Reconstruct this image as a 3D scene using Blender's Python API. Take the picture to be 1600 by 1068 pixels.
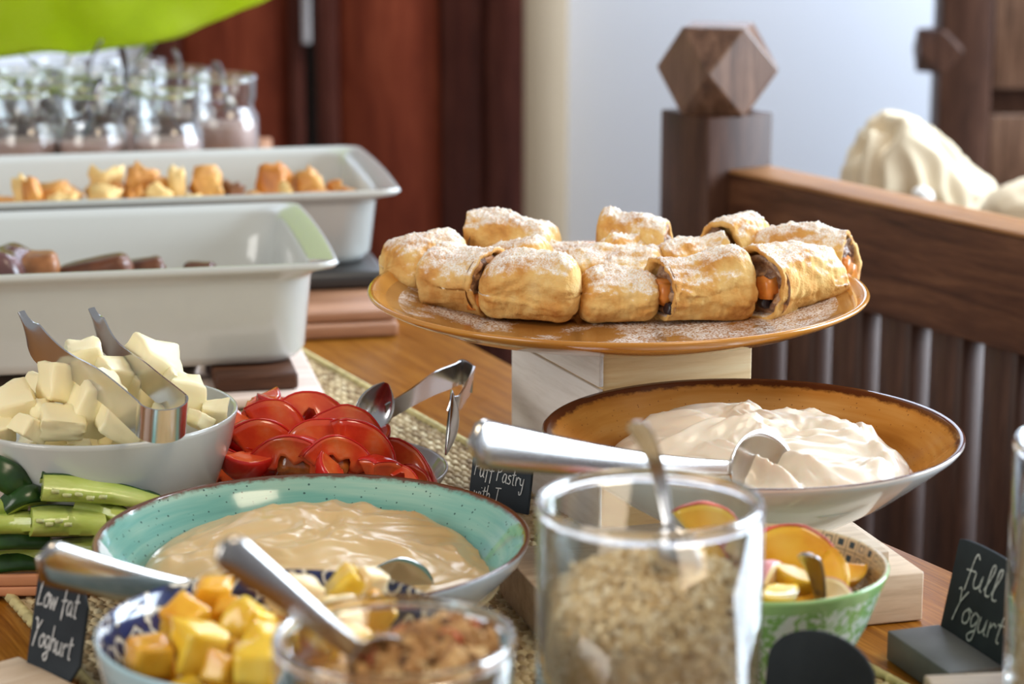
import bpy, bmesh, math, random
from mathutils import Vector, Matrix, Euler, noise
R = math.radians
PI = math.pi
for _o in list(bpy.data.objects):
    bpy.data.objects.remove(_o)
scene = bpy.context.scene
COL = scene.collection
T = 0.85            # height of the table top above the floor (m)
H = 0.45            # height of the lens above the table top (m)
PITCH = R(13.1)
FPX = 3700.0        # focal length in pixels of the 1600 x 1068 frame

# ------------------------------------------------------------------ camera
cam_d = bpy.data.cameras.new('camera')
cam = bpy.data.objects.new('camera', cam_d)
COL.objects.link(cam)
cam.location = (0, 0, T + H)
cam.rotation_euler = (PI / 2 - PITCH, 0, 0)
cam_d.sensor_width = 36.0
cam_d.lens = 36.0 * FPX / 1600.0
cam_d.clip_start = 0.02
cam_d.dof.use_dof = True
cam_d.dof.focus_distance = 1.41
cam_d.dof.aperture_fstop = 7.6
scene.camera = cam

# ------------------------------------------------------------------ world, lights, exposure
wd = bpy.data.worlds.new('world')
scene.world = wd
wd.use_nodes = True
wd.node_tree.nodes['Background'].inputs[0].default_value = (0.95, 0.97, 1.0, 1)
wd.node_tree.nodes['Background'].inputs[1].default_value = 0.30

def area(name, loc, target, sx, sy, energy, col):
    l = bpy.data.lights.new(name, 'AREA')
    l.shape = 'RECTANGLE'; l.size = sx; l.size_y = sy
    l.energy = energy; l.color = col
    o = bpy.data.objects.new(name, l)
    COL.objects.link(o)
    o.location = loc
    d = Vector(target) - Vector(loc)
    o.rotation_euler = d.to_track_quat('-Z', 'Y').to_euler()
    return o
area('daylight_right_window', (2.62, 2.45, 1.75), (0.0, 2.20, 1.05), 2.5, 1.5, 210, (0.74, 0.87, 1.0))
area('back_wall_fill', (0.85, 3.35, 2.75), (0.55, 4.2, 1.25), 1.3, .7, 88, (0.78, 0.87, 1.0))  # added fill to brighten the white back wall, no skylight is there
area('front_left_fill', (-2.3, -0.3, 1.9), (0.0, 1.5, 0.9), 1.6, 1.4, 38, (1.0, 0.97, 0.92))  # added soft fill from the front left, no window is built there
area('warm_light_above', (0.9, 0.5, 2.7), (0.1, 1.5, 0.85), 0.7, 0.7, 16, (1.0, 0.82, 0.60))  # warm area light from above, aimed at the table, no fitting modelled

scene.view_settings.view_transform = 'Standard'
scene.view_settings.look = 'None'
scene.view_settings.gamma = 1.0
scene.view_settings.use_curve_mapping = False
scene.view_settings.exposure = 0.08

# ------------------------------------------------------------------ helpers
CT, ST = math.cos(PITCH), math.sin(PITCH)
def at_y(u, v, y):
    """point at distance y in front of the lens seen at photo pixel u, v (z above the table top)"""
    k = (v - 534) / FPX
    d = y / (CT - k * ST)
    return Vector(((u - 800) / FPX * d, y, H - d * (ST + k * CT)))
def at_z(u, v, z=0.0):
    k = (v - 534) / FPX
    d = (H - z) / (ST + k * CT)
    return Vector(((u - 800) / FPX * d, d * (CT - k * ST), z))

def tag(o, label=None, cat=None, group=None, kind=None):
    if label: o['label'] = label
    if cat: o['category'] = cat
    if group: o['group'] = group
    if kind: o['kind'] = kind
    return o
def root(name, loc, rot=(0, 0, 0), label=None, cat=None, group=None, kind=None):
    o = bpy.data.objects.new(name, None)
    o.empty_display_size = 0.02
    COL.objects.link(o)
    o.location = (loc[0], loc[1], loc[2] + T)
    o.rotation_euler = rot
    return tag(o, label, cat, group, kind)
def place(o, loc, rot=(0, 0, 0)):
    o.location = (loc[0], loc[1], loc[2] + T)
    o.rotation_euler = rot
    return o
def mk(name, verts, faces, mat, parent=None, smooth=True, fm=None):
    me = bpy.data.meshes.new(name)
    me.from_pydata([tuple(v) for v in verts], [], faces)
    mats = mat if isinstance(mat, (list, tuple)) else [mat]
    for m in mats: me.materials.append(m)
    if fm: me.polygons.foreach_set('material_index', fm)
    if smooth: me.polygons.foreach_set('use_smooth', [True] * len(me.polygons))
    me.update()
    o = bpy.data.objects.new(name, me)
    COL.objects.link(o)
    if parent: o.parent = parent
    return o
def from_bm(name, bm, mat, parent=None, smooth=True):
    bmesh.ops.recalc_face_normals(bm, faces=bm.faces)
    me = bpy.data.meshes.new(name)
    bm.to_mesh(me); bm.free()
    mats = mat if isinstance(mat, (list, tuple)) else [mat]
    for m in mats: me.materials.append(m)
    if smooth: me.polygons.foreach_set('use_smooth', [True] * len(me.polygons))
    o = bpy.data.objects.new(name, me)
    COL.objects.link(o)
    if parent: o.parent = parent
    return o
def fix_normals(o):
    bm = bmesh.new(); bm.from_mesh(o.data)
    bmesh.ops.recalc_face_normals(bm, faces=bm.faces)
    bm.to_mesh(o.data); bm.free()
    return o
def flat_by_angle(o, ang=35):
    """smooth shading with sharp edges kept (edges marked by angle)"""
    bm = bmesh.new(); bm.from_mesh(o.data)
    for e in bm.edges:
        e.smooth = not (len(e.link_faces) == 2 and e.calc_face_angle(0) > R(ang))
    bm.to_mesh(o.data); bm.free()
    return o
def box(name, x0, x1, y0, y1, z0, z1, mat, parent=None, bev=0.0015, seg=2):
    bm = bmesh.new()
    bmesh.ops.create_cube(bm, size=1)
    for v in bm.verts:
        v.co = Vector((x0 + (v.co.x + .5) * (x1 - x0), y0 + (v.co.y + .5) * (y1 - y0), z0 + (v.co.z + .5) * (z1 - z0)))
    if bev > 0:
        bmesh.ops.bevel(bm, geom=bm.edges[:], offset=bev, segments=seg, affect='EDGES', profile=0.5)
    o = from_bm(name, bm, mat, parent)
    return flat_by_angle(o, 50)
def lathe(name, prof, n, mat, parent=None, fm_fn=None, close=False):
    """prof: list of (r, z); r = 0 closes on the axis; close joins the last ring to the first"""
    verts, rings = [], []
    for r, z in prof:
        if r <= 1e-6:
            rings.append([len(verts)]); verts.append((0, 0, z))
        else:
            rings.append(list(range(len(verts), len(verts) + n)))
            verts += [(r * math.cos(2 * PI * i / n), r * math.sin(2 * PI * i / n), z) for i in range(n)]
    faces, fm = [], []
    m = len(rings)
    for k in range(m if close else m - 1):
        a, b = rings[k], rings[(k + 1) % m]
        mi = fm_fn(k) if fm_fn else 0
        for i in range(n):
            j = (i + 1) % n
            if len(a) == 1 and len(b) == 1: continue
            if len(a) == 1: faces.append((a[0], b[j], b[i]))
            elif len(b) == 1: faces.append((a[i], a[j], b[0]))
            else: faces.append((a[i], a[j], b[j], b[i]))
            fm.append(mi)
    o = mk(name, verts, faces, mat, parent, True, fm)
    return o
def bez(pts, n):
    """smooth polyline through pts (Catmull-Rom)"""
    P = [Vector(p) for p in pts]
    P = [P[0] * 2 - P[1]] + P + [P[-1] * 2 - P[-2]]
    out = []
    for i in range(1, len(P) - 2):
        for k in range(n):
            t = k / n
            a, b, c, d = P[i - 1], P[i], P[i + 1], P[i + 2]
            out.append(.5 * (2 * b + (c - a) * t + (2 * a - 5 * b + 4 * c - d) * t * t + (3 * b - a - 3 * c + d) * t ** 3))
    out.append(P[-2])
    return out
def strip(name, path, wdirs, widths, th, mat, parent=None, cup=0.0):
    """flat bent band: path points, width directions, widths; th = thickness; cup bows the section"""
    n = len(path); verts, faces = [], []
    xs = [-1, -.6, -.2, .2, .6, 1]
    for i in range(n):
        t = (path[min(i + 1, n - 1)] - path[max(i - 1, 0)]).normalized()
        w = wdirs[i] if isinstance(wdirs, list) else wdirs
        w = (w - t * w.dot(t)).normalized()
        nn = t.cross(w).normalized()
        c = cup[i] if isinstance(cup, list) else cup
        for s in (1, -1):
            for x in (xs if s == 1 else xs[::-1]):
                verts.append(path[i] + w * (x * widths[i] / 2) + nn * (s * th / 2 + c * (1 - x * x)))
    m = len(xs) * 2
    for i in range(n - 1):
        for j in range(m):
            faces.append((i * m + j, i * m + (j + 1) % m, (i + 1) * m + (j + 1) % m, (i + 1) * m + j))
    faces.append(tuple(range(m))[::-1]); faces.append(tuple((n - 1) * m + j for j in range(m)))
    o = fix_normals(mk(name, verts, faces, mat, parent))
    return flat_by_angle(o, 60)
def tube(name, path, radii, mat, parent=None, n=8):
    N = len(path); verts, faces = [], []
    up = Vector((0, 0, 1))
    for i in range(N):
        t = (path[min(i + 1, N - 1)] - path[max(i - 1, 0)]).normalized()
        a = up.cross(t)
        if a.length < 1e-3: a = Vector((1, 0, 0)).cross(t)
        a.normalize(); b = t.cross(a)
        r = radii[i] if isinstance(radii, list) else radii
        for j in range(n):
            verts.append(path[i] + a * (r * math.cos(2 * PI * j / n)) + b * (r * math.sin(2 * PI * j / n)))
    for i in range(N - 1):
        for j in range(n):
            faces.append((i * n + j, i * n + (j + 1) % n, (i + 1) * n + (j + 1) % n, (i + 1) * n + j))
    faces.append(tuple(range(n))[::-1]); faces.append(tuple((N - 1) * n + j for j in range(n)))
    return fix_normals(mk(name, verts, faces, mat, parent))
def fbm(p, o=4):
    return noise.fractal(p, 1.0, 2.0, o)

# ------------------------------------------------------------------ materials
class NT:
    def __init__(s, name):
        s.m = bpy.data.materials.new(name); s.m.use_nodes = True
        s.t = s.m.node_tree; s.n = s.t.nodes
        s.b = s.n['Principled BSDF']; s.out = s.n['Material Output']
    def new(s, typ, **kw):
        nd = s.n.new(typ)
        for k, v in kw.items(): setattr(nd, k, v)
        return nd
    def link(s, a, b): s.t.links.new(a, b)
    def set(s, **kw):
        names = dict(rough='Roughness', metal='Metallic', ior='IOR', spec='Specular IOR Level', coat='Coat Weight',
                     coat_rough='Coat Roughness', sss='Subsurface Weight', sss_scale='Subsurface Scale', trans='Transmission Weight', sheen='Sheen Weight')
        for k, v in kw.items():
            if k == 'col': s.b.inputs['Base Color'].default_value = (*v, 1)
            elif k == 'sssr': s.b.inputs['Subsurface Radius'].default_value = v
            else: s.b.inputs[names[k]].default_value = v
        return s
    def coord(s, scale=(1, 1, 1), rot=(0, 0, 0), world=False):
        mp = s.new('ShaderNodeMapping')
        if world:
            g = s.new('ShaderNodeNewGeometry'); s.link(g.outputs['Position'], mp.inputs[0])
        else:
            c = s.new('ShaderNodeTexCoord'); s.link(c.outputs['Object'], mp.inputs[0])
        mp.inputs['Scale'].default_value = scale; mp.inputs['Rotation'].default_value = rot
        return mp.outputs[0]
    def noise(s, co, scale, detail=3, rough=.5, dist=0):
        n = s.new('ShaderNodeTexNoise')
        s.link(co, n.inputs['Vector'])
        n.inputs['Scale'].default_value = scale; n.inputs['Detail'].default_value = detail
        n.inputs['Roughness'].default_value = rough; n.inputs['Distortion'].default_value = dist
        return n.outputs['Fac']
    def voro(s, co, scale, feat='F1', out='Distance', metric='EUCLIDEAN'):
        n = s.new('ShaderNodeTexVoronoi', feature=feat)
        if feat != 'DISTANCE_TO_EDGE': n.distance = metric
        s.link(co, n.inputs['Vector']); n.inputs['Scale'].default_value = scale
        return n.outputs[out]
    def ramp(s, fac, stops, interp='LINEAR'):
        r = s.new('ShaderNodeValToRGB'); r.color_ramp.interpolation = interp
        e = r.color_ramp.elements
        while len(e) < len(stops): e.new(.5)
        for i, (p, c) in enumerate(stops):
            e[i].position = p; e[i].color = (*c, 1) if len(c) == 3 else c
        s.link(fac, r.inputs[0])
        return r.outputs[0]
    def math(s, op, a, b=None, c=None):
        n = s.new('ShaderNodeMath', operation=op)
        for i, x in enumerate((a, b, c)):
            if x is None: continue
            if isinstance(x, (int, float)): n.inputs[i].default_value = x
            else: s.link(x, n.inputs[i])
        return n.outputs[0]
    def mix(s, fac, a, b, blend='MIX'):
        n = s.new('ShaderNodeMix', data_type='RGBA', blend_type=blend)
        for i, x in ((0, fac), (6, a), (7, b)):
            if isinstance(x, (int, float)): n.inputs[i].default_value = x
            elif isinstance(x, tuple): n.inputs[i].default_value = (*x, 1)
            else: s.link(x, n.inputs[i])
        return n.outputs[2]
    def rnd(s):
        return s.new('ShaderNodeObjectInfo').outputs['Random']
    def col(s, c): s.link(c, s.b.inputs['Base Color']); return s
    def rough(s, c): s.link(c, s.b.inputs['Roughness']); return s
    def bump(s, h, strength=.3, dist=.001):
        n = s.new('ShaderNodeBump'); n.inputs['Strength'].default_value = strength; n.inputs['Distance'].default_value = dist
        s.link(h, n.inputs['Height']); s.link(n.outputs[0], s.b.inputs['Normal']); return s
    def polar(s):
        """radius, angle, z in object space"""
        c = s.new('ShaderNodeTexCoord'); sp = s.new('ShaderNodeSeparateXYZ'); s.link(c.outputs['Object'], sp.inputs[0])
        x, y, z = sp.outputs
        r = s.math('SQRT', s.math('ADD', s.math('MULTIPLY', x, x), s.math('MULTIPLY', y, y)))
        return r, s.math('ARCTAN2', y, x), z
    def vec(s, x, y, z=0.0):
        n = s.new('ShaderNodeCombineXYZ')
        for i, q in enumerate((x, y, z)):
            if isinstance(q, (int, float)): n.inputs[i].default_value = q
            else: s.link(q, n.inputs[i])
        return n.outputs[0]

def plain(name, col, rough=.5, var=.12, scale=30, bump=0, **kw):
    t = NT(name); t.set(rough=rough, **kw)
    co = t.coord()
    nz = t.noise(co, scale, 4)
    dk = tuple(c * (1 - var) for c in col); lt = tuple(min(1, c * (1 + var)) for c in col)
    t.col(t.ramp(nz, [(.3, dk), (.7, lt)]))
    if bump: t.bump(nz, bump, .001)
    return t.m
def wood(name, dark, mid, light, rough=.4, scale=1.0, rot=(0, 0, 0), stretch=12, coat=0, bump=.15, world=False, along='x', spec=.5):
    """grain runs along the given local axis"""
    t = NT(name); t.set(rough=rough, coat=coat, coat_rough=.15, spec=spec)
    sc = {'x': (1, stretch, stretch), 'y': (stretch, 1, stretch), 'z': (stretch, stretch, 1)}[along]
    co = t.coord(sc, rot, world)
    n1 = t.noise(co, 6 * scale, 6, .6, .6)
    n2 = t.noise(co, 34 * scale, 3, .6)
    mixf = t.math('ADD', t.math('MULTIPLY', n1, .7), t.math('MULTIPLY', n2, .3))
    t.col(t.ramp(mixf, [(.34, dark), (.5, mid), (.66, light)]))
    t.bump(n2, bump, .0006)
    return t.m

M = {}
M['porcelain'] = plain('porcelain', (.555, .570, .540), .12, .015, 4, coat=.4)
M['steel'] = plain('steel', (.66, .66, .67), .20, .03, 90, metal=1.0)
M['steel_soft'] = plain('steel_soft', (.62, .63, .66), .22, .04, 90, metal=1.0)
M['pale_wood'] = wood('pale_wood', (.50, .36, .24), (.66, .50, .35), (.76, .62, .47), .5, 1.2)
M['yellow_wood'] = wood('yellow_wood', (.66, .43, .19), (.82, .58, .29), (.88, .68, .38), .45, 1.2)
M['beech'] = wood('beech', (.24, .10, .048), (.36, .17, .088), (.46, .24, .135), .45, 1.0)
M['dark_wood'] = wood('dark_wood', (.030, .011, .006), (.070, .028, .015), (.13, .055, .028), .5, 1.0, along='x', bump=.25, spec=.25)
M['dark_wood_z'] = wood('dark_wood_z', (.026, .010, .006), (.058, .024, .014), (.10, .046, .028), .42, 1.0, along='z', bump=.25, spec=.25)
M['finial_wood'] = wood('finial_wood', (.05, .022, .012), (.13, .065, .038), (.22, .12, .075), .38, 1.4, along='z', bump=.2)
M['mahogany'] = wood('mahogany', (.085, .014, .006), (.15, .028, .012), (.21, .046, .020), .5, .7, along='z', stretch=9, coat=.0, bump=.05, spec=.12)
M['mahogany_dark'] = wood('mahogany_dark', (.030, .008, .006), (.055, .015, .010), (.085, .026, .017), .32, .7, along='z', stretch=9, coat=.0, bump=.05, spec=.12)
M['rail_top'] = M['dark_wood']
M['wall_white'] = plain('wall_white', (.77, .81, .90), .8, .01, 3)
M['wall_beige'] = plain('wall_beige', (.43, .34, .235), .7, .03, 3)
M['floor'] = plain('floor_tile', (.35, .30, .26), .4, .08, 5)
M['slate'] = plain('slate_block', (.105, .112, .118), .5, .3, 24, bump=.15)
M['chalkboard'] = plain('chalkboard', (.026, .032, .038), .75, .2, 40, spec=.2)
M['chalk'] = plain('chalk', (.50, .50, .49), .9, .35, 400)
M['slate_dark'] = plain('slate_dark', (.035, .032, .030), .35, .2, 20)

# table: reddish-brown boards with fine grain along the edge
t = NT('table_wood'); t.set(rough=.3, coat=.0, spec=.14)
co = t.coord((1, 26, 1))
n1 = t.noise(co, 5, 5, .6, .4); n2 = t.noise(co, 22, 4, .65)
f = t.math('ADD', t.math('MULTIPLY', n1, .5), t.math('MULTIPLY', n2, .5))
t.col(t.ramp(f, [(.36, (.14, .044, .004)), (.5, (.25, .090, .009)), (.64, (.36, .155, .024))]))
t.bump(n2, .12, .0005)
M['table'] = t.m

# straw cords
t = NT('straw'); t.set(rough=.75)
co = t.coord((1, 6, 1)); co2 = t.coord()
n1 = t.noise(co, 45, 3, .6); n2 = t.noise(co2, 6, 2)
f = t.math('ADD', t.math('MULTIPLY', n1, .65), t.math('MULTIPLY', n2, .35))
t.col(t.ramp(f, [(.36, (.14, .085, .035)), (.5, (.33, .235, .12)), (.62, (.50, .39, .22))]))
M['straw'] = t.m
M['straw_edge'] = plain('straw_edge', (.55, .47, .22), .8, .25, 120)

# pastry
t = NT('pastry_crust'); t.set(rough=.72, spec=.3, sss=.06, sss_scale=.003)
co = t.coord()
n1 = t.noise(co, 38, 4, .6); n2 = t.noise(co, 260, 3, .6); n3 = t.noise(t.coord((1, 1, 1)), 900, 2)
base = t.ramp(n1, [(.30, (.40, .14, .025)), (.43, (.66, .34, .085)), (.58, (.80, .55, .20)), (.75, (.86, .68, .34))])
rv = t.rnd()
base = t.mix(t.math('MULTIPLY', rv, .35), base, (.55, .27, .09))
g = t.new('ShaderNodeNewGeometry'); sp = t.new('ShaderNodeSeparateXYZ'); t.link(g.outputs['Normal'], sp.inputs[0])
sug = t.math('ADD', t.math('MULTIPLY', sp.outputs[2], .72), t.math('MULTIPLY', n2, .55))
sug = t.math('ADD', sug, t.math('MULTIPLY', n1, .30))
sugar = t.ramp(sug, [(.78, (0, 0, 0)), (1.0, (1, 1, 1))])
grain = t.ramp(n3, [(.38, (.25, .25, .25)), (.58, (1, 1, 1))])
sf = t.math('MULTIPLY', sugar, grain)
t.col(t.mix(t.math('MULTIPLY', sf, .88), base, (.90, .89, .88)))
t.bump(t.math('ADD', n2, t.math('MULTIPLY', n3, .6)), .5, .0012)
M['crust'] = t.m
t = NT('pastry_filling'); t.set(rough=.4)
co = t.coord(); v = t.voro(co, 130, out='Color'); sv = t.new('ShaderNodeSeparateColor'); t.link(v, sv.inputs[0])
n2 = t.noise(co, 300, 3)
t.col(t.mix(.35, t.ramp(sv.outputs[0], [(0, (.09, .03, .018)), (.4, (.22, .10, .055)), (.7, (.45, .28, .17)), (.92, (.60, .26, .06))]),
            t.ramp(n2, [(.3, (.07, .025, .015)), (.7, (.55, .38, .24))])))
t.bump(n2, .8, .002); M['filling'] = t.m
M['apricot'] = plain('apricot', (.60, .20, .03), .3, .25, 60, sss=.15, sss_scale=.004)
M['raisin'] = plain('raisin', (.018, .010, .014), .35, .3, 90, bump=.4)

# amber plate with sugar spills on top
t = NT('amber_glaze'); t.set(rough=.16, coat=.5, coat_rough=.05)
r, a, z = t.polar(); co = t.coord()
n1 = t.noise(co, 14, 3); n2 = t.noise(co, 700, 2, .6); n3 = t.noise(co, 26, 4, .6)
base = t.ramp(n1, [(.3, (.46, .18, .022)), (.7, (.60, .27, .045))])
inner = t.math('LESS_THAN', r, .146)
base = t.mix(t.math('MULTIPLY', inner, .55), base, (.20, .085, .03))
pw = t.math('MULTIPLY', t.ramp(n3, [(.46, (0, 0, 0)), (.58, (1, 1, 1))]), t.ramp(n2, [(.42, (0, 0, 0)), (.55, (1, 1, 1))]))
g = t.new('ShaderNodeNewGeometry'); sp = t.new('ShaderNodeSeparateXYZ'); t.link(g.outputs['Normal'], sp.inputs[0])
pw = t.math('MULTIPLY', pw, t.math('MULTIPLY', t.math('GREATER_THAN', sp.outputs[2], .5), t.math('LESS_THAN', r, .138)))
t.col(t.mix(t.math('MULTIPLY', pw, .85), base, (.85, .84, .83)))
t.rough(t.math('ADD', .16, t.math('MULTIPLY', pw, .6)))
M['amber'] = t.m

def glaze(name, stops, rim_r, rim_col, speck_col, speck_amt, rim_w=.0055, rag=.007, ring=70, patch=None):
    """hand-painted stoneware glaze: banded colour by radius, ragged brown rim, specks"""
    t = NT(name); t.set(rough=.14, coat=.5, coat_rough=.05)
    r, a, z = t.polar(); co = t.coord()
    n1 = t.noise(co, 9, 3)
    bands = t.noise(t.vec(t.math('MULTIPLY', r, ring), t.math('MULTIPLY', a, .35), 0.0), 1.6, 4, .6)
    f = t.math('ADD', t.math('MULTIPLY', bands, .75), t.math('MULTIPLY', n1, .25))
    c = t.ramp(f, stops)
    sv = t.voro(co, 230); sp2 = t.voro(co, 150)
    spk = t.math('ADD', t.math('LESS_THAN', sv, .12 * speck_amt), t.math('LESS_THAN', sp2, .10 * speck_amt))
    c = t.mix(t.math('MINIMUM', spk, .9), c, speck_col)
    n3 = t.noise(t.vec(t.math('MULTIPLY', a, 14), t.math('MULTIPLY', r, 260), 0.0), 1.0, 5, .7)
    edge = t.math('SUBTRACT', r, rim_r - rim_w)
    edge = t.math('ADD', edge, t.math('MULTIPLY', t.math('SUBTRACT', n3, .5), rag))
    rim = t.ramp(t.math('MULTIPLY', edge, 600), [(0, (0, 0, 0)), (1, (1, 1, 1))])
    if patch:
        pn = t.noise(co, 60, 3, .65)
        pa = t.math('MULTIPLY', t.math('GREATER_THAN', pn, .50), t.math('LESS_THAN', t.math('ABSOLUTE', t.math('SUBTRACT', a, patch[0])), patch[1]))
        pa = t.math('MULTIPLY', pa, t.math('GREATER_THAN', r, rim_r - .022))
        c = t.mix(pa, c, patch[2])
    t.col(t.mix(rim, c, rim_col))
    return t.m
RW = .0046
M['teal_in'] = glaze('teal_glaze', [(.34, (.11, .31, .27)), (.48, (.165, .40, .34)), (.6, (.28, .49, .40)), (.72, (.42, .57, .45))], .116, (.13, .045, .022), (.02, .06, .06), 1.0, rim_w=RW, rag=.005, patch=(-2.75, .33, (.78, .82, .82)))
M['teal_out'] = plain('teal_bowl_outside', (.50, .54, .58), .15, .05, 20, coat=.4)
M['orange_in'] = glaze('amber_brown_glaze', [(.34, (.34, .12, .018)), (.48, (.48, .20, .038)), (.62, (.58, .30, .09)), (.78, (.64, .40, .17))], .119, (.085, .022, .008), (.17, .06, .02), .8, rim_w=.0065, rag=.005, ring=42)
M['orange_out'] = plain('white_bowl_outside', (.70, .76, .79), .12, .02, 8, coat=.4)

def yogurt_mat(name, col):
    t = NT(name); t.set(rough=.32, coat=.18, coat_rough=.2, sss=.18, sss_scale=.006)
    co = t.coord(); n = t.noise(co, 30, 3)
    t.col(t.ramp(n, [(.3, tuple(c * .95 for c in col)), (.7, col)])); t.bump(t.noise(co, 160, 3, .5, .5), .10, .001)
    return t.m
M['yogurt_warm'] = yogurt_mat('low_fat_yogurt', (.66, .46, .22))
M['yogurt_white'] = yogurt_mat('full_yogurt', (.84, .74, .60))
M['butter'] = plain('butter', (.94, .82, .50), .45, .05, 18, bump=.06, sss=.15, sss_scale=.008)
M['tomato_skin'] = plain('tomato_skin', (.64, .020, .012), .18, .18, 24, coat=.3)
t = NT('tomato_flesh'); t.set(rough=.15, coat=.5, coat_rough=.1, sss=.1, sss_scale=.006)
co = t.coord(); n = t.noise(co, 55, 4); rv = t.rnd()
c = t.ramp(n, [(.3, (.66, .020, .010)), (.48, (.82, .065, .020)), (.62, (.90, .17, .04)), (.78, (.92, .36, .18))])
t.col(t.mix(t.math('MULTIPLY', rv, .45), c, (.90, .20, .06))); t.bump(n, .3, .002)
M['tomato_flesh'] = t.m
M['tomato_gel'] = plain('tomato_gel', (.55, .16, .03), .08, .4, 140, coat=.6, bump=.5)
M['cuc_peel'] = plain('cucumber_peel', (.020, .060, .012), .25, .5, 60, bump=.1)
t = NT('cucumber_flesh'); t.set(rough=.22, coat=.3, sss=.12, sss_scale=.006)
co = t.coord((1, 3, 3)); n = t.noise(co, 30, 4)
t.col(t.ramp(n, [(.3, (.28, .38, .055)), (.5, (.44, .53, .10)), (.7, (.58, .64, .20))])); t.bump(t.noise(t.coord(), 240, 2), .3, .001)
M['cuc_flesh'] = t.m
M['cuc_seed'] = plain('cucumber_seed', (.50, .52, .22), .3, .2, 100)
def peach_mat(name, a, b, c):
    t = NT(name); t.set(rough=.25, coat=.35, sss=.14, sss_scale=.008)
    co = t.coord(); n = t.noise(co, 45, 3); t.col(t.ramp(n, [(.3, a), (.5, b), (.72, c)])); t.bump(t.noise(co, 200, 2), .12, .001)
    return t.m
M['peach'] = peach_mat('peach_flesh', (.70, .28, .015), (.82, .43, .025), (.86, .54, .06))
M['peach_yellow'] = peach_mat('peach_flesh_yellow', (.78, .44, .02), (.85, .56, .04), (.88, .66, .12))
M['peach_pale'] = peach_mat('peach_flesh_pale', (.78, .50, .16), (.84, .66, .34), (.88, .76, .52))
M['peach_skin'] = plain('peach_skin', (.62, .10, .06), .45, .5, 60)
M['peach_pink'] = plain('peach_skin_pink', (.72, .32, .34), .4, .3, 60)
def glass(name, tint=(.975, .985, .98), ior=1.5, boost=1.15):
    """thin clear glass wall: clear where faced, mirror-like at grazing angles"""
    t = NT(name); t.n.remove(t.b)
    tr = t.new('ShaderNodeBsdfTransparent'); tr.inputs[0].default_value = (*tint, 1)
    gl = t.new('ShaderNodeBsdfGlossy'); gl.inputs['Roughness'].default_value = .03
    fr = t.new('ShaderNodeLayerWeight'); fr.inputs[0].default_value = .5      # Schlick's curve on the facing angle
    mx = t.new('ShaderNodeMixShader')
    f0 = ((ior - 1) / (ior + 1)) ** 2
    t.link(t.math('MINIMUM', t.math('MULTIPLY', t.math('ADD', t.math('MULTIPLY', t.math('POWER', fr.outputs['Facing'], 4.0), 1 - f0), f0), boost), 1.0), mx.inputs[0])
    t.link(tr.outputs[0], mx.inputs[1]); t.link(gl.outputs[0], mx.inputs[2]); t.link(mx.outputs[0], t.out.inputs[0])
    return t.m
M['glass'] = glass('clear_glass')
M['glass_jar'] = glass('dessert_jar_glass', (.985, .992, .988), 1.52, 1.5)
t = NT('glass_lip'); t.n.remove(t.b)
gb = t.new('ShaderNodeBsdfGlass'); gb.inputs['IOR'].default_value = 1.45; gb.inputs['Roughness'].default_value = .02
t.link(gb.outputs[0], t.out.inputs[0]); M['glass_lip'] = t.m
M['pudding'] = plain('pudding', (.44, .29, .25), .5, .15, 30)
M['oat'] = None
def multi(name, stops, rough=.7):
    """pieces joined in one heap: each island keeps its own tone"""
    t = NT(name); t.set(rough=rough)
    g = t.new('ShaderNodeNewGeometry')
    t.col(t.ramp(g.outputs['Random Per Island'], stops)); return t.m
M['oat'] = multi('oat_flake', [(0, (.56, .36, .15)), (.3, (.74, .55, .29)), (.7, (.86, .70, .44)), (1, (.92, .82, .62))])
M['granola'] = multi('granola_bits', [(0, (.10, .045, .02)), (.12, (.36, .17, .06)), (.45, (.52, .28, .10)), (.8, (.66, .42, .18)), (.93, (.74, .54, .28)), (.97, (.55, .08, .03))])
t = NT('croissant'); t.set(rough=.45)
co = t.coord(); n = t.noise(co, 26, 3); rv = t.rnd()
c = t.ramp(n, [(.32, (.36, .095, .012)), (.5, (.60, .22, .030)), (.68, (.76, .40, .09))])
t.col(t.mix(t.math('MULTIPLY', rv, .35), c, (.80, .52, .18))); t.bump(t.noise(co, 150, 3), .5, .002); M['croissant'] = t.m
M['bread_pale'] = plain('bread_pale', (.78, .53, .20), .6, .2, 60, bump=.3)
M['roast'] = plain('roast_brown', (.10, .032, .012), .35, .5, 50, bump=.3)
M['roast_tan'] = plain('roast_tan', (.25, .095, .03), .4, .4, 60, bump=.3)
M['roast_purple'] = plain('roast_purple', (.11, .05, .045), .25, .4, 60, bump=.3)
M['cloth_cream'] = plain('cloth_cream', (.78, .66, .47), .85, .05, 40, bump=.08)
M['cloth_white'] = plain('cloth_white', (.86, .84, .80), .85, .04, 40)
t = NT('lime_fabric'); t.set(rough=.6)
co = t.coord(); n = t.noise(co, 7, 4, .6)
t.col(t.ramp(n, [(.3, (.30, .40, .010)), (.5, (.48, .60, .02)), (.7, (.62, .72, .10))]))
tl = t.new('ShaderNodeBsdfTranslucent'); tl.inputs[0].default_value = (.68, .80, .04, 1)
mxs = t.new('ShaderNodeMixShader'); mxs.inputs[0].default_value = .5
t.link(t.b.outputs[0], mxs.inputs[1]); t.link(tl.outputs[0], mxs.inputs[2]); t.link(mxs.outputs[0], t.out.inputs[0])
M['lime'] = t.m
M['terracotta'] = plain('terracotta', (.56, .24, .12), .45, .1, 30)

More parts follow.
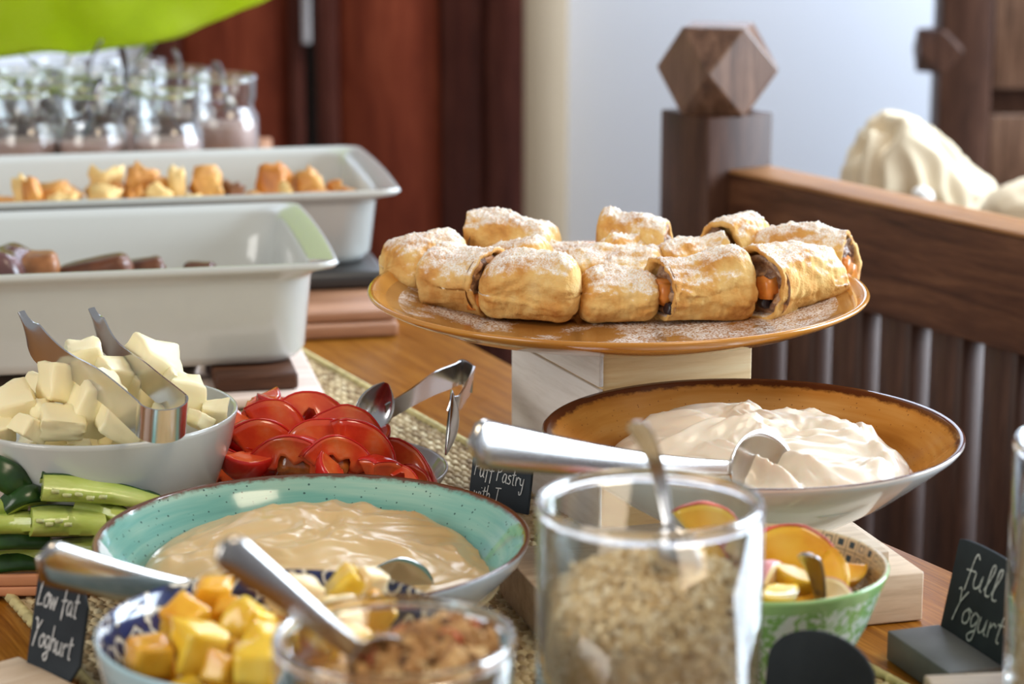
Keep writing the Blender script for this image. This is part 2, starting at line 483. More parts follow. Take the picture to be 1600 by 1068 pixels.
# blue-and-white flowered bowl
def flower(name, white, blue, dark):
    t = NT(name); t.set(rough=.12, coat=.5, coat_rough=.05)
    co = t.coord(); v = t.new('ShaderNodeTexVoronoi'); t.link(co, v.inputs['Vector']); v.inputs['Scale'].default_value = 72
    v.inputs['Randomness'].default_value = .6
    n = t.noise(co, 150, 2)
    d = t.math('ADD', v.outputs['Distance'], t.math('MULTIPLY', t.math('SUBTRACT', n, .5), .42))
    f = t.ramp(d, [(.0, dark), (.08, white), (.15, white), (.19, dark), (.40, blue), (.44, white), (.50, white), (.53, dark), (.62, blue)])
    t.col(f); return t.m
M['blue_in'] = flower('blue_flower_glaze', (.72, .67, .56), (.022, .032, .115), (.016, .017, .034))
M['blue_out'] = flower('blue_flower_outside', (.55, .72, .74), (.25, .45, .52), (.20, .40, .48))
M['blue_rim'] = plain('pale_blue_rim', (.42, .62, .68), .12, .05, 20, coat=.5)

# green bowl: leaves outside, little squares and lines inside
t = NT('green_leaf_glaze'); t.set(rough=.12, coat=.5, coat_rough=.05)
r, a, z = t.polar(); co = t.vec(t.math('MULTIPLY', a, 3.2), t.math('MULTIPLY', z, 60), 0.0)
v = t.new('ShaderNodeTexVoronoi'); t.link(co, v.inputs['Vector']); v.inputs['Scale'].default_value = 1.0; v.inputs['Randomness'].default_value = .35
n = t.noise(co, 2.3, 2, .5, 1.0); n2 = t.noise(co, 1.2, 2)
leaf = t.math('ADD', v.outputs['Distance'], t.math('MULTIPLY', t.math('SUBTRACT', n, .5), 1.3))
t.col(t.ramp(leaf, [(.22, (.66, .74, .68)), (.30, (.60, .72, .60)), (.36, (.20, .42, .10)), (.50, (.28, .52, .18)), (.56, (.62, .74, .64)), (.70, (.60, .72, .62)), (.76, (.22, .44, .13)), (.9, (.32, .56, .24))]))
M['green_out'] = t.m
t = NT('square_pattern_glaze'); t.set(rough=.14, coat=.5, coat_rough=.05)
r, a, z = t.polar()
U = t.math('MULTIPLY', a, 7.6); V = t.math('MULTIPLY', z, 150)
fu = t.math('FRACT', U); fv = t.math('FRACT', V)
wn = t.new('ShaderNodeTexWhiteNoise', noise_dimensions='2D'); t.link(t.vec(t.math('FLOOR', U), t.math('FLOOR', V)), wn.inputs['Vector'])
cu = t.math('ABSOLUTE', t.math('SUBTRACT', fu, .5)); cv = t.math('ABSOLUTE', t.math('SUBTRACT', fv, .5))
mx = t.math('MAXIMUM', cu, cv)
sq = t.math('LESS_THAN', mx, .24)
ol = t.math('MULTIPLY', t.math('LESS_THAN', mx, .27), t.math('GREATER_THAN', mx, .19))
ln = t.math('MAXIMUM', t.math('GREATER_THAN', cu, .465), t.math('GREATER_THAN', cv, .47))
w = wn.outputs['Value']
pat = t.math('ADD', t.math('MULTIPLY', sq, t.math('GREATER_THAN', w, .55)), t.math('MULTIPLY', ol, t.math('LESS_THAN', w, .55)))
pat = t.math('MAXIMUM', pat, t.math('MULTIPLY', ln, .75))
t.col(t.mix(pat, (.62, .50, .30), (.035, .055, .06)))
M['green_in'] = t.m
M['green_rim'] = plain('green_rim', (.30, .52, .20), .12, .08, 30, coat=.5)
M['dark_wood_y'] = wood('dark_wood_y', (.040, .014, .007), (.10, .038, .018), (.18, .078, .036), .5, 1.0, along='y', bump=.25, spec=.25)
M['white_wood'] = wood('white_wood', (.68, .62, .56), (.80, .75, .70), (.86, .82, .78), .55, 1.2, along='y')
M['pale_wood_pink'] = wood('pale_wood_pink', (.56, .42, .34), (.68, .54, .46), (.76, .64, .56), .5, 1.2)
M['orange_lip'] = plain('worn_rim', (.70, .64, .58), .15, .1, 60, coat=.4)
M['oat_core'] = plain('oat_core', (.74, .56, .33), .8, .3, 150, bump=.5)
M['granola_core'] = plain('granola_core', (.40, .21, .08), .7, .4, 120, bump=.5)

M['straw'] = multi('straw_strands', [(0, (.20, .125, .055)), (.3, (.36, .25, .12)), (.65, (.52, .40, .22)), (1, (.66, .55, .34))], .75)

M['steel_dark'] = plain('steel_dark', (.30, .31, .34), .2, .05, 60, metal=1.0)

M['steel_mid'] = plain('steel_mid', (.52, .50, .48), .22, .05, 60, metal=1.0)
M['lit_rail_top'] = wood('lit_rail_top', (.22, .095, .035), (.36, .17, .065), (.46, .24, .10), .55, 1.0, along='y', bump=.2, spec=.2)  # handrail wood in a lighter tan: light on its top face, put into colour
# ================================================================== SETTING
def sbox(name, x0, x1, y0, y1, z0, z1, mat, parent=None, bev=.003):
    o = box(name, x0, x1, y0, y1, z0, z1, mat, parent, bev, 1)
    if not parent: o['kind'] = 'structure'
    return o
YB = 4.2
sbox('floor', -5, 2.9, -6, 4.6, -.05, 0, M['floor'])
sbox('wall_back', .098, 2.9, YB, YB + .12, 0, 2.8, M['wall_white'])
sbox('wall_back_left', -3.5, -.64, YB, YB + .12, 0, 2.8, M['wall_white'])
sbox('trim_1', .020, .098, YB - .05, YB + .12, 0, 2.8, M['wall_beige'])
# wall with the window that lights the room from the right
wr = root('wall_right', (2.78, 2.45, -T), kind='structure')
sbox('wall_panel', 0, .12, -4.9, -1.3, 0, 2.8, M['wall_white'], wr)
sbox('wall_panel', 0, .12, 1.3, 1.75, 0, 2.8, M['wall_white'], wr)
sbox('wall_panel', 0, .12, -1.3, 1.3, 0, .95, M['wall_white'], wr)
sbox('wall_panel', 0, .12, -1.3, 1.3, 2.55, 2.8, M['wall_white'], wr)
wn_ = root('window_1', (2.80, 2.45, -T), kind='structure')
for yy in (-1.3, -.66, -.03, .60, 1.24):
    sbox('window_bar', -.03, .03, yy, yy + .06, .95, 2.55, M['cloth_white'], wn_)
for zz in (.95, 1.72, 2.49):
    sbox('window_bar', -.025, .025, -1.3, 1.3, zz, zz + .06, M['cloth_white'], wn_)
# mahogany doors across the back
d1 = root('door_1', (0, YB, -T), kind='structure')
sbox('stile', -.640, -.585, -.035, .03, 0, 2.6, M['mahogany_dark'], d1)
sbox('door_panel', -.585, -.392, -.010, .02, .2, 2.45, M['mahogany'], d1)
sbox('stile', -.392, -.366, -.035, .03, 0, 2.6, M['mahogany_dark'], d1)
sbox('rail', -.585, -.392, -.033, .03, 0, .2, M['mahogany_dark'], d1)
sbox('rail', -.585, -.392, -.033, .03, 2.45, 2.6, M['mahogany_dark'], d1)
hd = sbox('door_pull', -.368, -.349, -.055, -.032, T + .018, T + .42, M['steel_soft'], d1, .004)
d2 = root('door_2', (0, YB, -T), kind='structure')
sbox('stile', -.345, -.306, -.035, .03, 0, 2.6, M['mahogany_dark'], d2)
sbox('door_panel', -.306, -.125, -.012, .02, .2, 2.45, M['mahogany'], d2)
sbox('stile', -.125, -.045, -.030, .03, 0, 2.6, M['mahogany_dark'], d2)
sbox('stile', -.045, .022, -.05, .03, 0, 2.6, M['mahogany_dark'], d2)
sbox('rail', -.306, -.125, -.033, .03, 0, .2, M['mahogany_dark'], d2)
sbox('rail', -.306, -.125, -.033, .03, 2.45, 2.6, M['mahogany_dark'], d2)
sbox('door_gap_backing', -.366, -.345, .01, .03, 0, 2.6, M['slate_dark'], d2)
sbox('trim_2', -.64, .022, YB + .031, YB + .12, 0, 2.8, M['mahogany_dark'])

# ------------------------------------------------------------------ balustrade
def cubocta(name, a, mat, parent, loc):
    v = []
    for p in ((1, 1, 0), (1, 0, 1), (0, 1, 1)):
        for s in (1, -1):
            for q in (1, -1):
                c = list(p); idx = [i for i in range(3) if p[i]]
                c[idx[0]] *= s; c[idx[1]] *= q; v.append(Vector(c) * a)
    bm = bmesh.new()
    for q in v: bm.verts.new(q)
    bmesh.ops.convex_hull(bm, input=bm.verts[:])
    bmesh.ops.dissolve_limit(bm, angle_limit=R(2), verts=bm.verts[:], edges=bm.edges[:])
    bmesh.ops.bevel(bm, geom=bm.edges[:], offset=a * .03, segments=1, affect='EDGES')
    o = from_bm(name, bm, mat, parent, False)
    o.location = loc
    return o
bal = root('balustrade', (.1995, 2.30, -T), (0, 0, R(32)), 'dark wooden balustrade with square newel post, broad handrail and balusters', 'balustrade')
post = box('newel_post', -.039, .039, -.039, .039, 0, T + .146, M['dark_wood_z'], bal, .002)
fin = cubocta('finial', .0425, M['finial_wood'], post, (0, 0, T + .146 + .0415))
fin['label'] = 'faceted many-sided wooden finial on top of the post'
box('handrail', -.012, .036, -1.6, -.036, T - .008, T + .090, M['dark_wood_y'], bal, .002)
box('lit_rail_top', -.013, .037, -1.6, -.0365, T + .0905, T + .0945, M['lit_rail_top'], bal, .0015)  # thin strip added to carry the painted light along the handrail top
box('bottom_rail', -.010, .034, -1.6, -.036, .06, .12, M['dark_wood'], bal, .003)
b0 = None
for k in range(21):
    yy = -.078 - k * .067
    if b0 is None:
        b0 = box('baluster', -.007, .031, -.0215, .0215, .11, T - .004, M['dark_wood_z'], bal, .002, 1); bo = b0
    else:
        bo = b0.copy(); COL.objects.link(bo); bo.parent = bal
    bo.location = (0, yy, 0)

# partition behind, with its boss and boards
pt = root('wooden_partition', (.63, 3.32, -T), (0, 0, 0), 'dark wooden partition with tall post and cross boards behind the cloth', 'partition')
box('post', -.036, .036, -.036, .036, 0, 2.4, M['dark_wood_z'], pt, .003)
bo = cubocta('boss', .030, M['dark_wood_z'], pt, (-.036, -.012, T + .098))
box('board', .036, .80, -.03, .0, T + .045, T + .24, M['finial_wood'], pt, .004)
box('board', .036, .80, -.03, .0, T - .125, T + .010, M['finial_wood'], pt, .004)
box('back_panel', .036, .80, .004, .03, 0, 2.4, M['dark_wood_z'], pt, .003)

# console behind the balustrade, with cloth and cushion on it
cs = root('console_table', (.72, 2.72, -T), (0, 0, R(18)), 'dark wooden console table behind the balustrade under the crumpled cloth', 'table')
box('top', -.40, .40, -.24, .24, T - .06, T - .032, M['dark_wood'], cs, .003)
for sx in (-.37, .37):
    for sy in (-.21, .21):
        box('leg', sx - .022, sx + .022, sy - .022, sy + .022, 0, T - .06, M['dark_wood_z'], cs, .002)
def lump(name, sx, sy, sz, seed, mat, nu=64, nv=40, amp=.25, freq=2.2, ridge=.18, shape=None):
    """soft crumpled body standing on z = 0"""
    verts, faces = [], []
    sd = Vector((seed * 3.1, seed * 1.7, seed * 5.3))
    for j in range(nv + 1):
        ph = PI * j / nv
        for i in range(nu):
            th = 2 * PI * i / nu
            d = Vector((math.sin(ph) * math.cos(th), math.sin(ph) * math.sin(th), math.cos(ph)))
            f = 1 + amp * fbm(d * freq + sd, 2) - ridge * abs(noise.noise(Vector((d.x * 2.6 + d.z * 1.2, d.y * 2.6, d.z * .8 - d.x * .5)) * freq + sd * 2))
            p = Vector((d.x * sx * f, d.y * sy * f, d.z * sz * f))
            if shape: p = shape(p)
            verts.append(Vector((p.x, p.y, max(p.z, -sz * .55))))
    for j in range(nv):
        for i in range(nu):
            k = (i + 1) % nu
            faces.append((j * nu + i, (j + 1) * nu + i, (j + 1) * nu + k, j * nu + k))
    zmin = min(v.z for v in verts)
    for v in verts: v.z -= zmin
    return fix_normals(mk(name, verts, faces, mat))
def bag_shape(p):
    # a peak on the left that slopes away to the right
    q = p.copy()
    s = (q.x + .075) / .15
    if q.z > 0: q.z *= 1.55 - 1.0 * max(0, min(1, s))
    q.x += .12 * max(q.z, 0)
    return q
cb = lump('cloth_bundle', .088, .055, .082, 4, M['cloth_cream'], 96, 64, .14, .9, .55, bag_shape)
tag(cb, 'crumpled cream cloth bundle draped behind the handrail', 'cloth')
p = at_y(1425, 300, 2.60); place(cb, (p.x, 2.60, -.032), (0, 0, R(8)))
pom = lump('pompom', .0125, .0125, .0125, 9, M['cloth_white'], 24, 16, .1, 3, .05)
pom.parent = cb; pom['label'] = 'small round white pompom'
pom.location = (-.008, -.062, .045)
cu = lump('cushion', .078, .055, .058, 6, M['cloth_cream'], 64, 40, .10, 1.4, .06)
tag(cu, 'plump cream cushion at the right edge beside the cloth bundle', 'cushion')
p = at_y(1590, 330, 2.52); place(cu, (p.x + .022, 2.46, -.032), (0, 0, R(10)))

# ------------------------------------------------------------------ table and mat
TD = Vector((-.447, .894, 0)); ANG = math.atan2(TD.y, TD.x)
def tloc(x, y):
    return (x * TD.x + y * TD.y, -x * TD.y + y * TD.x)
tb = root('buffet_table', (0, 0, 0), (0, 0, ANG), 'long brown wooden buffet table carrying all the dishes', 'table')
edge = [(.56, .45), (.50, .72), (.425, 1.0), (.345, 1.17), (.2623, 1.336), (.224, 1.404), (.115, 1.625), (.0041, 1.846), (-.0445, 1.956), (-.14, 2.20), (-.22, 2.45), (-.275, 2.80)]
poly = [tloc(*q) for q in edge] + [tloc(-1.3, 2.8), tloc(-1.3, .45)]
bm = bmesh.new()
vs = [bm.verts.new((q[0], q[1], -.028)) for q in poly]
f = bm.faces.new(vs)
r_ = bmesh.ops.extrude_face_region(bm, geom=[f])
for g in r_['geom']:
    if isinstance(g, bmesh.types.BMVert): g.co.z = 0
bmesh.ops.recalc_face_normals(bm, faces=bm.faces)
sharp = [e for e in bm.edges if abs(e.verts[0].co.z - e.verts[1].co.z) < 1e-6]
bmesh.ops.bevel(bm, geom=sharp, offset=.003, segments=2, affect='EDGES')
flat_by_angle(from_bm('tabletop', bm, M['table'], tb), 30)
for q in ((.44, .55), (-.36, 2.70), (-1.2, 2.7), (-1.2, .55), (.13, 1.50)):
    l = tloc(*q); box('leg', l[0] - .03, l[0] + .03, l[1] - .0, l[1] + .06, -T, -.029, M['beech'], tb, .003)

mat_r = root('woven_mat', (0, 0, 0), (0, 0, ANG), 'straw-coloured woven runner mat with braided cords under the dishes', 'mat')
X0, X1, Y0, Y1 = .70, 1.80, -.691, -.318
box('backing', X0, X1, Y0 + .004, Y1 - .004, .0002, .0012, M['straw'], mat_r, 0)
verts, faces = [], []
rng = random.Random(3)
pitch, stp = .0132, .0056
nb_ = int((X1 - X0) / pitch); ns = int((Y1 - Y0 - .006) / stp)
for c in range(nb_):                 # flat braids lying side by side, each of slanted strands meeting in a V
    xc = X0 + (c + .5) * pitch
    for s in range(ns):
        for side in (-1, 1):
            yy = Y0 + .005 + (s + (.25 if side > 0 else .0)) * stp
            dx, dy = side * .86 + rng.uniform(-.06, .06), .50 + rng.uniform(-.06, .06)
            cx = xc + side * pitch * .24; hl = .0044; hw = .0027; hz = .0021 + rng.uniform(-.0003, .0004)
            base = len(verts)
            for t_ in (-1, -.45, .25, 1):
                k = math.sqrt(max(.06, 1 - t_ * t_ * .96))
                for a in (-90, -40, 15, 60, 90):
                    an = R(a)
                    w_ = math.sin(an) * hw * k
                    verts.append((cx + dx * hl * t_ - dy * w_, yy + dy * hl * t_ + dx * w_, .0008 + math.cos(an) * hz * k))
            for q in range(3):
                for a in range(4):
                    i = base + q * 5 + a
                    faces.append((i, i + 1, i + 6, i + 5))
o = mk('cords', verts, faces, M['straw'], mat_r); o['kind'] = 'stuff'
for yy in (Y0, Y1):
    path = [Vector((X0 + (X1 - X0) * i / 240, yy + .0012 * (1 if i % 2 else -1), .0022 + .0004 * (i % 2))) for i in range(241)]
    tube('edge_cord', path, [.0024 + .0007 * (i % 2) for i in range(241)], M['straw_edge'], mat_r, 6)
for xx in (X0, X1):
    path = [Vector((xx + .001 * (1 if i % 2 else -1), Y0 + (Y1 - Y0) * i / 90, .0022)) for i in range(91)]
    tube('edge_cord', path, [.0024 + .0007 * (i % 2) for i in range(91)], M['straw_edge'], mat_r, 6)
MATZ = .0032
# ================================================================== TRAYS AND WHAT IS IN THEM
def rrect(hx, hy, r, n=8, bow=0.0):
    pts = []
    for cx, cy, a0 in ((hx - r, hy - r, 0), (-(hx - r), hy - r, 90), (-(hx - r), -(hy - r), 180), (hx - r, -(hy - r), 270)):
        for i in range(n + 1):
            a = R(a0 + 90 * i / n)
            pts.append([cx + r * math.cos(a), cy + r * math.sin(a)])
    # more points along the straight sides so that the ends can bow out
    out = []
    for i in range(len(pts)):
        a, b = pts[i], pts[(i + 1) % len(pts)]
        L = math.hypot(b[0] - a[0], b[1] - a[1])
        m = 8 if L > r * .9 else 1
        for k in range(m): out.append([a[0] + (b[0] - a[0]) * k / m, a[1] + (b[1] - a[1]) * k / m])
    for q in out:
        q[0] += (1 if q[0] > 0 else -1) * bow * max(0, 1 - (q[1] / hy) ** 2) * min(1, abs(q[0]) / hx)
    return out
def loft(name, rings, mat, parent=None):
    verts, faces = [], []
    n = len(rings[0][0])
    for pts, z in rings: verts += [(p[0], p[1], z) for p in pts]
    for k in range(len(rings) - 1):
        for i in range(n):
            j = (i + 1) % n
            faces.append((k * n + i, k * n + j, (k + 1) * n + j, (k + 1) * n + i))
    faces.append(tuple(range(n))[::-1]); faces.append(tuple((len(rings) - 1) * n + i for i in range(n)))
    return flat_by_angle(fix_normals(mk(name, verts, faces, mat, parent)), 55)
def tray(label, cx, cy, rot, z0, z1):
    o_ = root('serving_tray', (cx, cy, z0), (0, 0, rot), label, 'tray', 'white serving trays')
    h = z1 - z0
    rg = [(rrect(.214, .104, .026), 0), (rrect(.221, .111, .032), .002), (rrect(.226, .117, .034), .010), (rrect(.2305, .1265, .034), h * .80),
          (rrect(.2315, .1285, .032, 8, .001), h - .012), (rrect(.2370, .1335, .024, 8, .002), h - .0075), (rrect(.2455, .1365, .016, 8, .004), h - .005), (rrect(.2475, .1372, .015, 8, .004), h - .0025), (rrect(.2460, .136, .015, 8, .004), h),
          (rrect(.2435, .1345, .016, 8, .004), h + .0002), (rrect(.2415, .1330, .017, 8, .004), h - .0010), (rrect(.2290, .1300, .030, 8, .003), h - .0030), (rrect(.2255, .1265, .032, 8, .003), h - .0065),
          (rrect(.2225, .121, .032), h * .6), (rrect(.217, .111, .032), .014), (rrect(.208, .103, .026), .008)]
    loft('dish_body', rg, M['porcelain'], o_)
    return o_
TR = R(11.5)
tray('long white ceramic tray of brown pieces, nearer one behind the butter bowl', -.398, 1.815, TR, .0262, .108)
tray('long white ceramic tray of broken golden pastries, in front of the dessert jars', -.366, 2.133, TR, .040, .110)
# what the trays stand on
def slab(name, corner, rot, lx, ly, z0, z1, mat, label, cat, bev=.0025, group=None):
    """block with its front-right bottom corner at (x, y); lx to the left, ly to the back"""
    o = box(name, -lx, 0, 0, ly, 0, z1 - z0, mat, None, bev)
    place(o, (corner[0], corner[1], z0), (0, 0, rot))
    return tag(o, label, cat, group)
slab('wooden_board', (-.139, 1.711), TR, .30, .19, MATZ + .0005, .0125, M['pale_wood_pink'] if 'pale_wood_pink' in M else M['pale_wood'], 'pale wooden board under the nearer white tray', 'board')
slab('support_block', (-.160, 1.722), TR, .062, .12, .0128, .0258, M['dark_wood'], 'dark wooden block between pale board and nearer white tray', 'block')
slab('support_block', (-.395, 1.690), TR, .062, .12, .0128, .0258, M['dark_wood'], 'dark wooden block under the left half of nearer white tray', 'block')
slab('wooden_board', (-.096, 1.953), TR, .34, .20, .0005, .0125, M['beech'], 'lower reddish wooden board under the farther white tray', 'board')
slab('wooden_board', (-.098, 1.960), TR, .33, .185, .0130, .0225, M['beech'], 'upper reddish wooden board under the farther white tray', 'board')
slab('slate_slab', (-.110, 2.045), TR, .40, .16, .0230, .0395, M['slate_dark'], 'dark slate slab between reddish boards and farther tray', 'slab', .006)
pf = tag(lathe('metal_foot', [(0, 0), (.010, 0), (.011, .004), (.008, .009), (.010, .0130), (0, .0130)], 24, M['steel_soft']), 'small shiny round foot under the nearer white tray', 'foot')
q = at_z(311, 600, .013); place(pf, (q.x, q.y + .03, .0128))

def shard(name, sx, sy, sz, seed, mat, sub=2, amp=.28, parent=None, sharp=.0):
    """irregular torn chunk, centred"""
    bm = bmesh.new(); bmesh.ops.create_cube(bm, size=1)
    rg = random.Random(seed)
    for v in bm.verts: v.co += Vector((rg.uniform(-1, 1), rg.uniform(-1, 1), rg.uniform(-1, 1))) * .16
    bmesh.ops.subdivide_edges(bm, edges=bm.edges[:], cuts=sub, use_grid_fill=True)
    sd = Vector((seed * 1.37, seed * .71, seed * 2.13))
    for v in bm.verts:
        d = v.co.normalized()
        c = v.co.lerp(d * .62, .45)
        c += d * (amp * fbm(d * 1.7 + sd, 3))
        v.co = Vector((c.x * sx, c.y * sy, c.z * sz))
    return from_bm(name, bm, mat, parent)
def pile(items, ydef, maker):
    for it in items: maker(*it)
# broken pastries in the farther tray: u, v (centre), width px, height px, y, pale?, label
br = [
 (36, 300, 20, 44, 2.10, 1, 'pale upright pastry sliver at the far left of the farther tray'),
 (53, 303, 22, 42, 2.09, 0, 'orange-edged pastry shard second from left in farther tray'),
 (88, 303, 56, 32, 2.12, 0, 'flat brown pastry flake leaning right in farther tray'),
 (102, 318, 38, 24, 2.08, 1, 'small cream pastry crumb lump before the flat brown flake'),
 (166, 285, 42, 46, 2.14, 1, 'tall yellow pastry tuft at left of the farther tray'),
 (164, 310, 44, 36, 2.09, 1, 'torn yellow pastry piece right below the tall tuft'),
 (184, 305, 20, 40, 2.13, 0, 'brown pastry edge behind the torn yellow piece'),
 (218, 290, 36, 50, 2.14, 0, 'rounded orange pastry lump with white highlight'),
 (207, 310, 18, 34, 2.09, 0, 'narrow orange pastry tip before the rounded lump'),
 (245, 310, 32, 34, 2.09, 1, 'pale pastry wedge between rounded lump and thin spike'),
 (250, 288, 34, 18, 2.13, 0, 'thin slanted golden pastry strip beside rounded lump'),
 (277, 292, 24, 50, 2.12, 1, 'pale pastry spike in the middle of farther tray'),
 (322, 290, 42, 52, 2.13, 0, 'domed brown pastry chunk in the middle of farther tray'),
 (304, 316, 22, 16, 2.08, 1, 'small pale crumb in front of the domed brown chunk'),
 (364, 300, 26, 30, 2.14, 2, 'dark brown pastry bit right of the domed chunk'),
 (404, 312, 34, 18, 2.10, 0, 'low golden crumb left of the tall right-hand shard'),
 (430, 290, 32, 54, 2.14, 0, 'tall orange pastry shard right of centre in farther tray'),
 (447, 305, 16, 36, 2.10, 1, 'thin pale-tipped pastry sliver beside tall orange shard'),
 (482, 290, 38, 50, 2.15, 0, 'jagged brown pastry shard near right end of tray'),
 (498, 309, 30, 20, 2.11, 0, 'small orange crumb before the jagged brown shard'),
 (520, 299, 13, 36, 2.15, 0, 'narrow upright pastry chip near right end of tray'),
 (540, 305, 24, 20, 2.15, 0, 'last low pastry crumb at right end of farther tray'),
]
for i, (u, v, w, h, y, pale, lab) in enumerate(br):
    p = at_y(u, v, y); s = y / FPX
    hh = h * s * 1.25
    m = (M['croissant'], M['bread_pale'], M['roast_tan'])[pale]
    o = shard('pastry_shard', w * s * 1.05, w * s * .8 + .010, hh, 40 + i, m, 3, .34)
    place(o, (p.x, y, p.z - hh * .12), (R((i * 37) % 21 - 10), R((i * 53) % 25 - 12), R((i * 71) % 60)))
    tag(o, lab, 'pastry', 'broken pastries in the farther tray')
rg = random.Random(8)
for i in range(26):       # lower layer the shards lie on
    lx = -.19 + .37 * ((i * .618) % 1); ly = -.085 + .17 * rg.random()
    c, s_ = math.cos(TR), math.sin(TR)
    o = shard('pastry_shard', .05, .045, .034, 90 + i, M['croissant'], 2, .3)
    place(o, (-.366 + lx * c - ly * s_, 2.133 + lx * s_ + ly * c, .064), (rg.uniform(-.3, .3), rg.uniform(-.3, .3), rg.uniform(0, 6)))
    tag(o, 'golden pastry piece low in the heap of farther tray', 'pastry', 'lower pastries in the farther tray')
# brown pieces in the nearer tray
def roll(name, L, r1, r2, seed, mat, end_mat=None, boxy=2.0):
    n, m = 24, 14; verts, faces = [], []
    for i in range(m + 1):
        t_ = i / m; e = min(1, math.sqrt(max(0, 1 - (abs(2 * t_ - 1)) ** 6)) + .05)
        for j in range(n):
            a = 2 * PI * j / n
            ca, sa = math.cos(a), math.sin(a)
            q = (abs(ca) ** boxy + abs(sa) ** boxy) ** (-1 / boxy)
            d = 1 + .08 * fbm(Vector((ca * 1.5, sa * 1.5, t_ * 3 + seed)), 3)
            verts.append(((t_ - .5) * L, ca * q * r1 * e * d, sa * q * r2 * e * d))
    for i in range(m):
        for j in range(n):
            faces.append((i * n + j, i * n + (j + 1) % n, (i + 1) * n + (j + 1) % n, (i + 1) * n + j))
    faces.append(tuple(range(n))[::-1]); faces.append(tuple(m * n + j for j in range(n)))
    return fix_normals(mk(name, verts, faces, mat))
for i, (u, v, y, L, r1, r2, rz, ry, m, bx, lab) in enumerate((
    (8, 424, 1.79, .060, .019, .019, 80, 0, 'roast_purple', 2, 'glossy purple-brown roll at the left edge of nearer tray'),
    (55, 424, 1.80, .040, .018, .015, 10, 0, 'roast_tan', 3.5, 'tan-brown rounded chunk second from left in nearer tray'),
    (148, 428, 1.81, .062, .014, .012, 4, -12, 'roast', 5, 'dark brown slanted bar in the middle of nearer tray'),
    (222, 428, 1.83, .040, .015, .012, 14, -8, 'roast', 4, 'small dark brown piece right of the slanted bar'),
    (312, 428, 1.85, .028, .012, .010, 0, 0, 'roast', 3, 'last dark crumb toward right end of nearer tray'))):
    p = at_y(u, v, y)
    o = roll('roast_piece', L, r1, r2, i * 2.3, M[m], None, bx)
    place(o, (p.x, y, p.z), (0, R(ry), R(rz))); tag(o, lab, 'food', 'brown pieces in the nearer tray')
rg = random.Random(5)
for i in range(14):
    lx = -.18 + .30 * i / 13; ly = rg.uniform(-.05, .07); c, s_ = math.cos(TR), math.sin(TR)
    o = roll('roast_piece', .05, .017, .013, i, M['roast'], None, 3)
    place(o, (-.398 + lx * c - ly * s_, 1.815 + lx * s_ + ly * c, .056), (0, 0, rg.uniform(0, 3)))
    tag(o, 'brown piece low on the bottom of nearer tray', 'food', 'lower brown pieces in the nearer tray')

